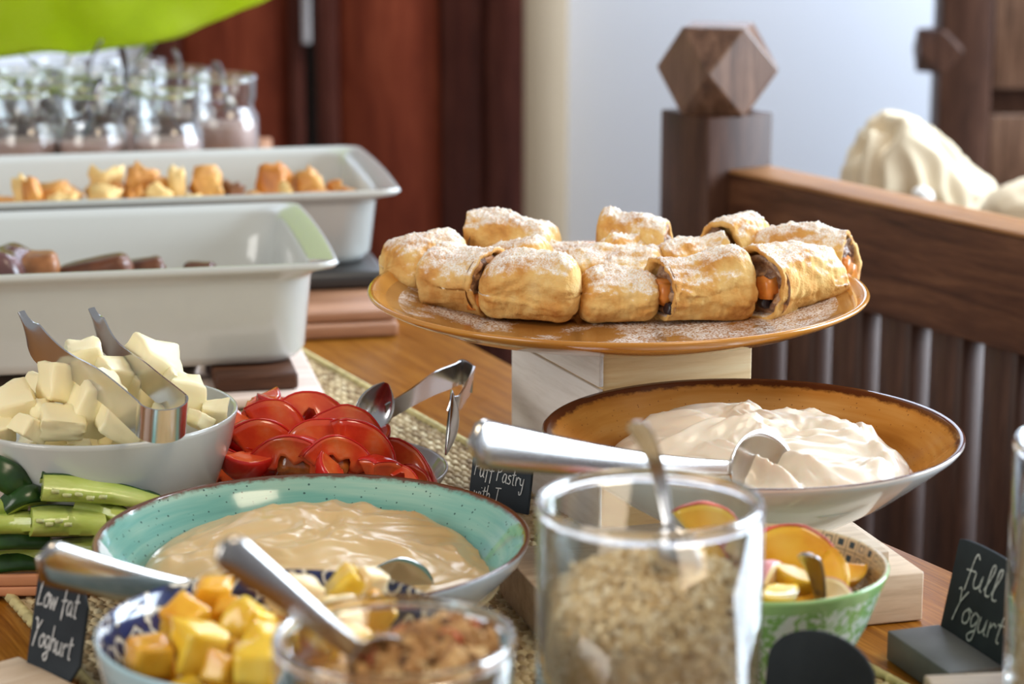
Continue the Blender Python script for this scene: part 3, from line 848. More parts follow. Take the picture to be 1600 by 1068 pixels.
# ------------------------------------------------------------------ spoons
def spoon(name, tip, end, L_bowl, w_bowl, w_end, label, roll_=0, mat='steel', depth=.007, arch=.010, w_neck=.0045, th=.0016, cat='spoon', group=None, facing=1, camber=.16, sag=0.0):
    tip, end = Vector(tip), Vector(end)
    X = (end - tip); L = X.length; X.normalize()
    Z = Vector((0, 0, 1)); Z = (Z - X * Z.dot(X)).normalized()
    Y = Z.cross(X)
    Mx = Matrix((X, Y, Z)).transposed().to_4x4() @ Matrix.Rotation(R(roll_), 4, 'X')
    o = bpy.data.objects.new(name, None); COL.objects.link(o); o.empty_display_size = .02
    o.matrix_world = Matrix.Translation(tip + Vector((0, 0, T))) @ Mx
    tag(o, label, cat, group)
    sagv = Mx.to_3x3().inverted() @ Vector((0, 0, -sag))
    def sg(s):
        return sagv * math.sin(PI * max(0, s - L_bowl * .5) / (L - L_bowl * .5)) if sag else Vector()
    def hw(s):
        if s < L_bowl:
            q = s / L_bowl
            e = math.sqrt(max(0, 1 - (2 * q - 1) ** 2)) * (1.0 - .16 * (q - .5))
            e = e * w_bowl / 2
            return max(e, w_neck / 2 * min(1, q * 1.3)) if q > .5 else e
        q = (s - L_bowl) / (L - L_bowl)
        w = w_neck / 2 + (w_end - w_neck) / 2 * (q ** 1.25)
        k = (L - s) / (w_end * .5)
        if k < 1: w *= math.sqrt(max(0, 1 - (1 - k) ** 2))
        return w
    def zz(s, y):
        w_ = max(hw(s), 1e-5)
        if s < L_bowl:
            q = s / L_bowl
            w = max(hw(s), 1e-5)
            return -depth * (1 - (2 * q - 1) ** 2) * (1 - .85 * (y / w) ** 2) + arch * .2 * q * q
        q = (s - L_bowl) / (L - L_bowl)
        return arch * .2 + arch * math.sin(PI * q) * .9 - arch * .35 * q * q + camber * min(1, q * 4) * w_ * (1 - (y / w_) ** 2)
    def part(nm, s0, s1, n):
        ny = 10; verts, faces = [], []
        for i in range(n + 1):
            s = s0 + (s1 - s0) * i / n
            w = max(hw(s), .0002)
            for j in range(ny + 1):
                y = w * (2 * j / ny - 1)
                verts.append(Vector((s, y, facing * zz(s, y) + th / 2 * math.sqrt(max(.05, 1 - (y / w) ** 4)))) + sg(s))
        off = len(verts)
        for i in range(n + 1):
            s = s0 + (s1 - s0) * i / n
            w = max(hw(s), .0002)
            for j in range(ny + 1):
                y = w * (2 * j / ny - 1)
                verts.append(Vector((s, y, facing * zz(s, y) - th / 2 * math.sqrt(max(.05, 1 - (y / w) ** 4)))) + sg(s))
        m = ny + 1
        for i in range(n):
            for j in range(ny):
                a = i * m + j
                faces.append((a, a + m, a + m + 1, a + 1))
                faces.append((off + a, off + a + 1, off + a + m + 1, off + a + m))
            for j in (0, ny):
                a = i * m + j
                faces.append((a, off + a, off + a + m, a + m) if j == 0 else (a, a + m, off + a + m, off + a))
        for i in (0, n):
            for j in range(ny):
                a = i * m + j
                faces.append((a, a + 1, off + a + 1, off + a) if i == 0 else (a, off + a, off + a + 1, a + 1))
        return fix_normals(mk(nm, verts, faces, M[mat], o))
    part('spoon_bowl', 0, L_bowl, 26)
    part('handle', L_bowl, L, 44)
    return o

# ------------------------------------------------------------------ dessert jars with their spoons
box_ = box('riser', -.46, .06, -.04, .36, 0, .063, M['beech'], None, .003)
place(box_, (-.335, 2.335, .0005)); tag(box_, 'low wooden riser under the dessert jars', 'riser')
JR = .034
jar_prof = [(0, 0), (.030, 0), (.034, .003), (.0355, .010), (.0355, .048), (.033, .055), (.0305, .059), (.0305, .066), (.033, .069), (.0335, .084), (.0338, .090),
            (.0335, .0922), (.0318, .0922), (.0312, .090), (.031, .070), (.0285, .066), (.0285, .059), (.031, .054), (.0332, .047), (.0332, .010), (.031, .006), (0, .005)]
pud_prof = [(0, .0055), (.0305, .0065), (.0325, .0105), (.0327, .041), (.0318, .0425), (0, .0415)]
jars = [ # u of the jar, y, label
 (38, 2.375, 'dessert jar in the front row, left end'),
 (143, 2.375, 'dessert jar in the front row, middle, dark spoon upright inside'),
 (262, 2.375, 'dessert jar in the front row, right, spoon leaning left inside'),
 (352, 2.50, 'rightmost dessert jar, standing apart against the brown door'),
 (-20, 2.46, 'dessert jar cut off by the left edge of the picture'),
 (92, 2.465, 'second-row dessert jar behind the gap of left front jars'),
 (196, 2.465, 'second-row dessert jar between middle and right front jars'),
 (284, 2.56, 'third-row dessert jar just left of the rightmost jar'),
 (40, 2.56, 'third-row dessert jar behind the left front jar'),
 (140, 2.56, 'third-row dessert jar behind the middle front jar'),
 (214, 2.645, 'back-row dessert jar right of centre below the lime cloth'),
 (100, 2.645, 'back-row dessert jar left of centre below the lime cloth')]
sp = [ # jar index, u v of the handle end, lean
 (0, 4, 150), (1, 160, 120), (2, 220, 115), (3, 334, 95), (5, 28, 84), (6, 190, 72), (7, 272, 76), (10, 240, 62), (9, 160, 60), (11, 132, 55)]
j0 = None
for i, (u, y, lab) in enumerate(jars):
    p = at_y(u, 200, y)
    r0 = root('dessert_jar', (p.x, y, .064), (0, 0, i * .7), lab + ', of clear glass', 'jar', 'dessert jars behind the trays')
    if j0 is None:
        a = lathe('glass', jar_prof, 40, M['glass_jar'], r0); b = lathe('pudding', pud_prof, 32, M['pudding'], r0)
        l_ = lathe('lip', [(.0327 + .0023 * math.cos(2 * PI * k / 10), .0912 + .0026 * math.sin(2 * PI * k / 10)) for k in range(10)], 40, M['glass_lip'], r0, None, True); j0 = (a, b, l_)
    else:
        for q in j0:
            c = q.copy(); COL.objects.link(c); c.parent = r0
sp_lab = ['jar at the left end of front row', 'middle jar of the front row', 'right jar of the front row, leaning left', 'rightmost jar', 'second-row jar at left', 'second-row jar in the middle',
          'third-row jar beside the rightmost jar', 'back-row jar right of centre', 'third-row jar behind the middle', 'back-row jar left of centre']
for k, (ji, u, v) in enumerate(sp):
    ju, jy, _ = jars[ji]
    jp = at_y(ju, 200, jy)
    end = at_y(u, v, jy - .004 + .008 * (k % 2))
    dx = end.x - jp.x
    tipx = jp.x - max(-.020, min(.020, dx * 1.0))
    if abs(dx) > .028:
        end.x = jp.x + math.copysign(.034, dx)
    spoon('teaspoon', (tipx, jy + .004, .064 + .045), (end.x, end.y, max(end.z, .168)), .030, .020, .0145, 'small metal teaspoon in the ' + sp_lab[k], 90 * (k % 2) * .6, 'steel_dark' if k % 3 else 'steel_soft', .004, .003, .0035, .0012, 'spoon', 'teaspoons in the dessert jars')

# ------------------------------------------------------------------ lime cloth above the jars
verts, faces = [], []
nu, nv = 90, 40
for j in range(nv + 1):
    for i in range(nu + 1):
        a, b = i / nu, j / nv                       # a across, b from hem up and back
        x = -1.03 + .80 * a
        sag = .085 * (max(0, (a - .55) / .45) ** 2) + .010 * max(0, (.35 - a) / .35)
        bz = math.sin(b * PI * .5); by = 1 - math.cos(b * PI * .5)
        q = Vector((x * 5, b * 2.5, 0))
        fo = .010 * fbm(q, 3) + .012 * math.sin(a * 23 + 3 * b + 2 * noise.noise(q))
        y = 2.62 - .09 * math.sin(b * PI) + .10 * by + fo
        z = .158 + sag + .34 * b + .012 * fbm(q * 1.3 + Vector((7, 0, 0)), 3) * (1 - b)
        verts.append((x, y, z))
for j in range(nv):
    for i in range(nu):
        k = j * (nu + 1) + i
        faces.append((k, k + 1, k + nu + 2, k + nu + 1))
lc = mk('lime_cloth', verts, faces, M['lime'])
md = lc.modifiers.new('thick', 'SOLIDIFY'); md.thickness = .003
place(lc, (0, 0, 0)); tag(lc, 'crinkled lime-green cloth hanging above the dessert jars', 'cloth')

rod = tube('hanging_rod', [Vector((-1.08 + .9 * i / 8, 2.72, .497)) for i in range(9)], .008, M['beech'], lc, 10)
for xx in (-1.0, -.26):
    tube('cord', [Vector((xx, 2.72, .50 + 1.45 * i / 6)) for i in range(7)], .0015, M['straw_edge'], lc, 6)
# ================================================================== PASTRY STAND
ped = root('wooden_crate', (.0554, 1.397, 0), (0, 0, math.atan2(.039, .0946)), 'pale wooden box stand holding up the pastry plate', 'stand')
PT = .1167
box('body', 0, .1025, .001, .138, .0005, PT, M['yellow_wood'], ped, .001)
sp_ = box('side_panel', -.0030, 0, 0, .139, .0005, PT - .0215, M['white_wood'], ped, .0006)
box('lid_side', -.0030, .0003, 0, .139, PT - .0200, PT, M['white_wood'], ped, .0006)

PX, PY, PR = .0665, 1.461, .157
plate_prof = [(0, 0), (.060, 0), (.064, .0015), (.066, .004), (.100, .0075), (.130, .0145), (.150, .0225), (.1565, .0262), (.1575, .0278), (.1565, .0292), (.1535, .0287), (.147, .0250), (.130, .0185), (.100, .0120), (.07, .0095), (0, .0090)]
pl = root('pastry_plate', (PX, PY, PT), (0, 0, 0), 'large round amber-glazed plate dusted with sugar, holding the pastries', 'plate')
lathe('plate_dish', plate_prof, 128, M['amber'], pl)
PZ = PT + .0102

def pastry(lab, u, y, L, W, Hh, yaw, cuts, seed, fill=True, tilt=0.0, zoff=0.0, fold=0.0, brown=0.0):
    """strudel roll piece: rounded crust along local x; cuts = (end at -x, end at +x) left open on the filling"""
    nth, nl = 84, 56
    sd = Vector((seed * 2.7, seed * 1.3, seed * .9))
    def sect(t_, a, grow=0.0):
        ca, sa = math.cos(a), math.sin(a)
        e = 2.35
        q = (abs(ca) ** e + abs(sa) ** e) ** (-1 / e)
        y_, z_ = ca * q * (W / 2 + grow), sa * q * (Hh / 2 + grow)
        if z_ > 0: y_ *= 1 - .20 * (z_ / (Hh / 2)) ** 2
        z_ = max(z_, -Hh * .46)
        z_ *= 1 + .07 * math.sin(t_ * 3.0 + seed)
        y_ *= 1 + .06 * math.sin(t_ * 4.3 + seed * 2)
        return y_, z_
    r0 = root('strudel_pastry', at_y(u, 400, y).xy.to_3d() + Vector((0, 0, PZ + zoff + Hh * .46)), (tilt, 0, yaw), lab, 'pastry', 'sugared strudel pastries on the amber plate')
    verts, faces = [], []
    def scale_end(t_):
        s = 1.0
        for k, x in ((0, t_), (1, 1 - t_)):
            if not cuts[k]:
                w = .26
                if x < w: s *= (max(.0, 1 - (1 - x / w) ** 2.6)) ** .5 * .94 + .06
        return s
    rows = []
    for i in range(nl + 1):
        t_ = i / nl
        se = scale_end(t_)
        xo = (t_ - .5) * L
        bend = W * .10 * math.sin(t_ * 2.4 + seed * 1.9); sagz = Hh * .10 * noise.noise(Vector((t_ * 2.2, seed * 4.1, 0)))
        row = []
        for j in range(nth):
            a = 2 * PI * j / nth
            y_, z_ = sect(t_, a)
            y_ *= se; z_ = z_ * (.35 + .65 * se) if z_ < 0 else z_ * se
            d = Vector((0, math.cos(a), math.sin(a)))
            q = Vector((xo * 30, math.cos(a) * 1.6, math.sin(a) * 1.6)) + sd
            big = .0045 * fbm(q * .5, 2) + .0016 * fbm(q * 1.4, 2)
            fine = .0012 * fbm(q * 4.0, 4) - .0007 * max(0, 1 - 7 * abs(noise.noise(Vector((xo * 60, a * .9, seed * 7))))) * max(0, .4 + math.cos(a) ** 2) + .0006 * noise.noise(Vector((xo * 420, a * 2, seed)))
            top = max(0, math.sin(a))
            crumb = .0016 * top * max(0, noise.noise(Vector((xo * 620, a * 15, seed))))
            fl = 0
            if fold:     # overlapped sheet edge running along the roll
                aa = (a - fold + 2 * PI + .25 * math.sin(xo * 90 + seed)) % (2 * PI)
                fl = .0024 * max(0, 1 - aa / 1.6)
            k = big + fine + crumb + fl
            if z_ < -Hh * .40: k *= .3
            ex = 0.0                                   # ragged cut edge
            if (i == 0 and cuts[0]) or (i == nl and cuts[1]):
                ex = .0016 * noise.noise(Vector((a * 3, seed, i)))
            row.append(len(verts)); verts.append(Vector((xo + ex + .10 * z_ * math.sin(seed * 3.7), y_ + d.y * k + bend, z_ + d.z * k + (sagz if z_ > 0 else 0))))
        rows.append(row)
    def band(a, b):
        for j in range(nth):
            k = (j + 1) % nth
            faces.append((a[j], a[k], b[k], b[j]))
    for i in range(nl): band(rows[i], rows[i + 1])
    fills = []
    for k, (row, sgn) in enumerate(((rows[0], 1), (rows[-1], -1))):
        cx = verts[row[0]].x
        if cuts[k]:
            prev = row
            for (sc, dx) in ((.86, .0004), (.82, .004), (.80, .008)):
                nr = []
                for j in range(nth):
                    v = verts[row[j]]
                    nr.append(len(verts)); verts.append(Vector((v.x + sgn * dx, v.y * sc, v.z * sc)))
                band(prev, nr) if sgn < 0 else band(nr, prev)
                prev = nr
            faces.append(tuple(prev)); fills.append((k, sgn))
        else:
            c = len(verts); verts.append(sum((verts[q] for q in row), Vector()) / nth - Vector((sgn * .0015, 0, 0)))
            for j in range(nth): faces.append((row[j], row[(j + 1) % nth], c))
    fix_normals(mk('crust', verts, faces, M['crust'], r0))
    for k, sgn in fills:
        t_ = 0 if k == 0 else 1
        x0 = (t_ - .5) * L
        fv, ff = [], []
        nr, na = 12, 40
        for i in range(nr + 1):
            for j in range(na):
                a = 2 * PI * j / na; rr = .84 * i / nr
                y_, z_ = sect(t_, a)
                q = Vector((y_ * rr * 120, z_ * rr * 120, seed * 3 + k))
                sw = .0016 * math.sin(rr * 15 + a * 1.0 + seed)         # rolled layers
                fv.append(Vector((x0 + sgn * (.0032 - .0035 * fbm(q, 3) * (1 - (i / nr) ** 4) - sw), y_ * rr, z_ * rr)))
        for i in range(nr):
            for j in range(na):
                ff.append((i * na + j, i * na + (j + 1) % na, (i + 1) * na + (j + 1) % na, (i + 1) * na + j))
        fix_normals(mk('filling', fv, ff, M['filling'], r0))
        rg_ = random.Random(seed + k)
        for m in range(2):
            s = shard('apricot_piece', rg_.uniform(.008, .013), rg_.uniform(.009, .016), rg_.uniform(.008, .014), seed * 3 + m, M['apricot'], 2, .2, r0)
            s.location = (x0 + sgn * .003, rg_.uniform(-.25, .25) * W, rg_.uniform(-.25, .12) * Hh)
        s = shard('raisin', .006, .007, .006, seed * 5, M['raisin'], 2, .3, r0)
        s.location = (x0 + sgn * .0012, rg_.uniform(-.3, .3) * W, -.22 * Hh)
    return r0
PASTRY = [
 ('strudel pastry at back left of the plate, lying lengthwise', 806, 1.553, .062, .046, .050, R(-14), (1, 0), 1, 0, 2.2),
 ('strudel pastry at the far left of the plate, plump and pale', 659, 1.532, .056, .050, .043, R(28), (0, 0), 2, 0, 0),
 ('strudel pastry second from left in front, dark cut end to the right', 722, 1.478, .046, .050, .044, R(-40), (0, 1), 3, 0, 0),
 ('folded golden strudel pastry, third from left in front', 828, 1.452, .066, .050, .041, R(-8), (0, 0), 4, 0, .6),
 ('sugary strudel pastry tucked behind the folded golden one', 812, 1.512, .046, .040, .042, R(-20), (0, 0), 5, 0, 0),
 ('flat strudel pastry with an open hole in the plate middle', 968, 1.503, .060, .044, .036, R(-14), (1, 0), 6, 0, 1.9),
 ('small brown strudel pastry at the front centre of the plate', 968, 1.450, .051, .044, .032, R(4), (0, 0), 7, 0, 0),
 ('strudel pastry at the back centre, filled end facing right', 990, 1.562, .050, .042, .050, R(-12), (0, 1), 8, 0, 0),
 ('small sugary strudel pastry in front of the back centre one', 968, 1.535, .036, .030, .040, R(35), (0, 0), 9, 0, 0),
 ('sugary strudel pastry right of the plate middle', 1078, 1.515, .048, .042, .042, R(20), (0, 1), 10, 0, 2.0),
 ('strudel pastry front right of centre, cut end facing left', 1102, 1.456, .060, .044, .043, R(22), (1, 0), 11, 0, 0),
 ('strudel pastry at the back right with orange filling on its left', 1147, 1.552, .046, .042, .050, R(48), (1, 0), 12, 0, 0),
 ('long strudel pastry at the far right of the plate, open fold', 1252, 1.530, .066, .044, .045, R(-24), (0, 1), 13, 0, 1.4),
 ('strudel pastry front right, large apricot in its cut end', 1240, 1.475, .064, .052, .044, R(42), (1, 0), 14, 0, 0),
 ('small sugared strudel end behind the plate middle', 884, 1.535, .036, .034, .038, R(15), (0, 0), 15, 0, 0),
]
for (lab, u, y, L, W, Hh, yaw, cuts, seed, zo, fold) in PASTRY:
    pastry(lab, u, y, L, W, Hh, yaw, cuts, seed, True, 0, zo, fold)

# ================================================================== BOWLS
def bowl(name, label, cx, cy, z0, prof_out, prof_in, mats, cat='bowl', n=112, nrim=2):
    o = root(name, (cx, cy, z0), (0, 0, 0), label, cat)
    prof = prof_out + prof_in
    k_rim0, k_rim1 = len(prof_out) - nrim, len(prof_out) + nrim - 1
    def fm(k):
        if len(mats) == 3 and k_rim0 <= k < k_rim1: return 2
        return 0 if k < len(prof_out) else 1
    lathe('bowl_body', prof, n, mats, o, fm)
    return o
def yogurt(name, label, cx, cy, z, r, heap, amp, seed, mat, edge_drop=.004, off=(0, 0), swirl=1.0):
    """spooned-up mass: top surface in rings, skirt down to a flat bottom"""
    nr, na = 70, 180
    verts, faces = [], []
    sd = Vector((seed * 3.3, seed * 1.9, seed))
    for i in range(nr + 1):
        q = i / nr
        for j in range(na):
            a = 2 * PI * j / na
            rr = r * q * (1 + .035 * fbm(Vector((math.cos(a) * 1.5, math.sin(a) * 1.5, seed)), 3) * q)
            x, y = rr * math.cos(a), rr * math.sin(a)
            p = Vector((x * 26, y * 34, 0)) + sd
            w = Vector((noise.noise(p * .7), noise.noise(p * .7 + Vector((5, 3, 1))), 0)) * 1.1 * swirl
            e1 = 1 - abs(noise.noise((p + w) * .8)) * 2          # soft ridges
            e2 = fbm((p + w) * 1.7, 3)
            st = math.sin((p.y + w.y * 1.6) * 2.6) * .35
            dx, dy = (x - off[0]) / r, (y - off[1]) / r
            dome = max(0, 1 - (dx * dx + dy * dy) * 1.05)
            fade = min(1, (1 - q) * 5 + .15)
            zz = heap * dome ** .8 + amp * (e1 * .6 + e2 * .5 + st * .25) * fade - edge_drop * q ** 6
            verts.append((x, y, zz))
    for j in range(na):
        a = 2 * PI * j / na
        verts.append((r * .80 * math.cos(a), r * .80 * math.sin(a), -.016))
    for i in range(nr + 1):
        for j in range(na):
            k = (j + 1) % na
            faces.append((i * na + j, i * na + k, (i + 1) * na + k, (i + 1) * na + j))
    faces.append(tuple((nr + 1) * na + j for j in range(na)))
    o = fix_normals(mk(name, verts, faces, mat))
    place(o, (cx, cy, z)); return tag(o, label, 'yogurt')

# orange bowl on its boards
OX, OY = .136, 1.295
bd = root('wooden_board', (.2285, 1.2485, 0), (0, 0, R(16)), 'thick pale wooden block under the amber-brown yogurt bowl', 'board')
box('block', -.215, 0, 0, .105, .0005, .0290, M['pale_wood'], bd, .0012)
bt = root('wooden_board', (.2110, 1.262, .0294), (0, 0, R(16)), 'thin pale board on top of the thick wooden block', 'board')
box('board', -.180, 0, 0, .085, 0, .0072, M['pale_wood'], bt, .0008)
OZ = .0371
bowl('yogurt_bowl', 'wide bowl, amber-brown inside and white outside, full of white yogurt', OX, OY, OZ,
     [(0, .0022), (.030, .0022), (.032, 0), (.037, 0), (.0395, .004), (.055, .012), (.082, .0285), (.103, .0445), (.1165, .0560), (.1188, .0590)],
     [(.1190, .0605), (.1178, .0612), (.1155, .0598), (.110, .0545), (.100, .0455), (.080, .0310), (.055, .0160), (.035, .0085), (0, .0065)], [M['orange_out'], M['orange_in'], M['orange_lip']], nrim=1)
yogurt('yogurt_heap', 'glossy white yogurt heaped in the amber-brown bowl', OX + .002, OY - .002, OZ + .0405, .0885, .019, .0105, 3, M['yogurt_white'], .004, (.004, .02))
spoon('serving_spoon', at_y(1240, 735, 1.262), at_y(733, 690, 1.065), .062, .042, .025, 'large metal serving spoon in the amber-brown yogurt bowl', -80, 'steel_mid', .010, .003, .008, .0022, sag=.004)

# teal bowl
TX, TY = -.1063, 1.206
bowl('yogurt_bowl', 'wide speckled teal bowl with ragged brown rim, full of cream yogurt', TX, TY, MATZ,
     [(0, .002), (.040, .002), (.042, 0), (.048, 0), (.051, .004), (.075, .018), (.098, .036), (.1125, .0520), (.1155, .0585)],
     [(.1160, .0605), (.1148, .0613), (.1125, .0600), (.1075, .0535), (.094, .0385), (.072, .0215), (.048, .0095), (0, .0065)], [M['teal_out'], M['teal_in']])
yogurt('yogurt_heap', 'smooth cream-coloured yogurt in the speckled teal bowl', TX + .004, TY, .0430, .0975, .0165, .0066, 8, M['yogurt_warm'], .003, (-.01, .03))
spoon('serving_spoon', at_y(676, 936, 1.172), at_y(56, 872, 1.005), .060, .040, .022, 'large metal serving spoon in the teal yogurt bowl', -96, 'steel_mid', .010, -.004, .010, .0022, sag=.012)

# ================================================================== BUTTER
BX, BY, BZ = -.246, 1.369, .0165
tr_ = root('terracotta_tray', (-.205, 1.284, MATZ), (0, 0, R(3)), 'flat terracotta-edged tray under cucumber and butter bowl', 'tray')
box('tray_base', -.34, .0, 0, .165, 0, .006, M['terracotta'], tr_, .0015)
for nm, b_ in (('tray_edge', (-.34, -.004, -.0, .004)), ('tray_edge', (-.34, -.004, .161, .165)), ('tray_edge', (-.004, 0, 0, .165)), ('tray_edge', (-.34, -.336, .004, .161))):
    box(nm, b_[0], b_[1], b_[2], b_[3], .0061, .0130, M['terracotta'], tr_, .0012)
bowl('butter_bowl', 'round white porcelain bowl heaped with butter chunks', BX, BY, .0095,
     [(0, .002), (.034, .002), (.036, 0), (.041, 0), (.044, .003), (.056, .014), (.069, .036), (.0775, .060), (.0812, .0770)],
     [(.0818, .0795), (.0808, .0806), (.0790, .0796), (.0745, .060), (.066, .037), (.053, .017), (.040, .0085), (0, .0065)], [M['porcelain'], M['porcelain']])
def cube_chunk(name, sx, sy, sz, seed, mat, bev=.10, jit=.10, parent=None, rough_=.035):
    """hand-cut cube, softened"""
    bm = bmesh.new(); bmesh.ops.create_cube(bm, size=1)
    rg_ = random.Random(seed * 7 + 1)
    for v in bm.verts: v.co += Vector((rg_.uniform(-1, 1), rg_.uniform(-1, 1), rg_.uniform(-1, 1))) * jit
    bmesh.ops.bevel(bm, geom=bm.edges[:], offset=bev, segments=2, affect='EDGES', profile=.6)
    bmesh.ops.subdivide_edges(bm, edges=[e for e in bm.edges if e.calc_length() > .4], cuts=3, use_grid_fill=True)
    sd = Vector((seed * 1.1, seed * 2.3, seed * .7))
    for v in bm.verts:
        c = v.co + v.co.normalized() * rough_ * fbm(v.co * 2.6 + sd, 3)
        v.co = Vector((c.x * sx, c.y * sy, c.z * sz))
    return flat_by_angle(from_bm(name, bm, mat, parent), 62)
BUT = [ # u, v, width px, height px, y, rotations, label
 (22, 640, 74, 62, 1.335, (10, -8, 20), 'big pale butter chunk at the left rim of the bowl'),
 (97, 662, 80, 42, 1.318, (6, 6, 12), 'flat butter slab lying at the front of the bowl'),
 (98, 602, 62, 56, 1.345, (-12, 14, 35), 'blocky butter chunk upper left of the heap'),
 (148, 628, 66, 90, 1.335, (20, 24, 30), 'tall slanted butter chunk under the tongs'),
 (128, 556, 66, 54, 1.372, (4, -6, 14), 'topmost butter cube between the tong arms'),
 (180, 590, 60, 56, 1.365, (15, 20, 50), 'butter chunk just below the topmost cube'),
 (240, 578, 84, 74, 1.385, (14, 26, 25), 'large butter block at the back right of the heap'),
 (298, 622, 58, 62, 1.365, (-5, 4, 15), 'butter block right of the tong bend'),
 (50, 668, 46, 34, 1.310, (12, 28, 40), 'small butter triangle at the front left rim'),
 (70, 642, 44, 36, 1.330, (30, 15, 60), 'crumbly little butter bit between left chunks'),
 (190, 666, 66, 48, 1.322, (10, 30, 20), 'butter wedge at the front below the tong arm'),
 (262, 656, 44, 40, 1.330, (8, 12, 50), 'butter piece behind the curved tong end'),
 (335, 645, 34, 32, 1.360, (24, 10, 10), 'small butter curl at the right rim of the bowl'),
 (310, 655, 36, 28, 1.345, (14, 30, 70), 'tiny butter scrap beside the small curl'),
 (215, 615, 60, 60, 1.372, (10, 8, 70), 'butter cube seen between the two tong arms'),
 (270, 600, 44, 40, 1.372, (20, 30, 40), 'crumbly butter piece in front of the large block'),
 (60, 610, 54, 44, 1.375, (8, 15, 80), 'butter chunk at the back left of the heap'),
 (5, 672, 40, 30, 1.315, (20, 0, 30), 'butter crumb at the front cut by the picture edge')]
for i, (u, v, w, h, y, ro, lab) in enumerate(BUT):
    p = at_y(u, v, y); s = y / FPX * 1.03
    o = cube_chunk('butter_chunk', w * s * 1.0, (w + h) * .5 * s * .95, h * s * .95, 11 + i, M['butter'], .11, .17, None, .09)
    place(o, p, tuple(R(a) for a in ro)); tag(o, lab, 'butter', 'butter chunks in the white bowl')
rg = random.Random(2)
for i in range(16):
    a = i * 2.4; rr = .05 * math.sqrt((i + .5) / 16)
    o = cube_chunk('butter_chunk', .028, .028, .024, 60 + i, M['butter'], .08, .12)
    place(o, (BX + rr * math.cos(a), BY + rr * math.sin(a), .046 + .022 * (1 - rr / .05) + (.010 if i % 2 else 0)), (rg.uniform(-.4, .4), rg.uniform(-.4, .4), rg.uniform(0, 3)))
    tag(o, 'butter chunk buried low in the heap', 'butter', 'lower butter chunks in the white bowl')
# butter tongs: one bent steel band
def tongs(name, label, armA, bendA, bendB, armB, wdir, widthsA, widthsB, th, bulge, mat):
    r0 = root(name, (bendA + bendB) / 2, (0, 0, 0), label, 'tongs')
    base = (bendA + bendB) / 2
    loc = lambda p: p - base
    ax = (bendB - bendA); rad = ax.length / 2; ax.normalize()
    fw = bulge
    arc = [loc(base + ax * (-rad * math.cos(PI * k / 16)) + fw * (rad * math.sin(PI * k / 16))) for k in range(17)]
    strip('bend', arc, wdir, [widthsA[-1]] * 17, th, M[mat], r0)
    for nm, pts, ws in (('arm', armA + [bendA], widthsA), ('arm', armB + [bendB], widthsB)):
        path = bez([loc(p) for p in pts], 10)
        n = len(path); wl, cup = [], []
        for i in range(n):
            q = i / (n - 1) * (len(ws) - 1); k = min(int(q), len(ws) - 2); f_ = q - k; f_ = f_ * f_ * (3 - 2 * f_)
            wl.append(ws[k] * (1 - f_) + ws[k + 1] * f_)
            cup.append(.003 * max(0, 1 - i / (n * .38)))
        strip(nm, path, wdir, wl, th, M[mat], r0, cup)
    return r0
bA, bB = at_y(214, 652, 1.283), at_y(290, 643, 1.300)
wd_ = Vector((.12, -.18, 1)).normalized()
tongs('butter_tongs', 'polished steel tongs resting on the butter heap', [at_y(36, 487, 1.385), at_y(58, 535, 1.37), at_y(105, 568, 1.345), at_y(160, 605, 1.315)], bA, bB,
      [at_y(146, 482, 1.435), at_y(160, 520, 1.42), at_y(185, 552, 1.39), at_y(235, 596, 1.345)], wd_, [.0030, .0250, .0150, .0190, .0205], [.0030, .0210, .0135, .0185, .0205], .0011, Vector((.35, -.9, -.2)).normalized(), 'steel')

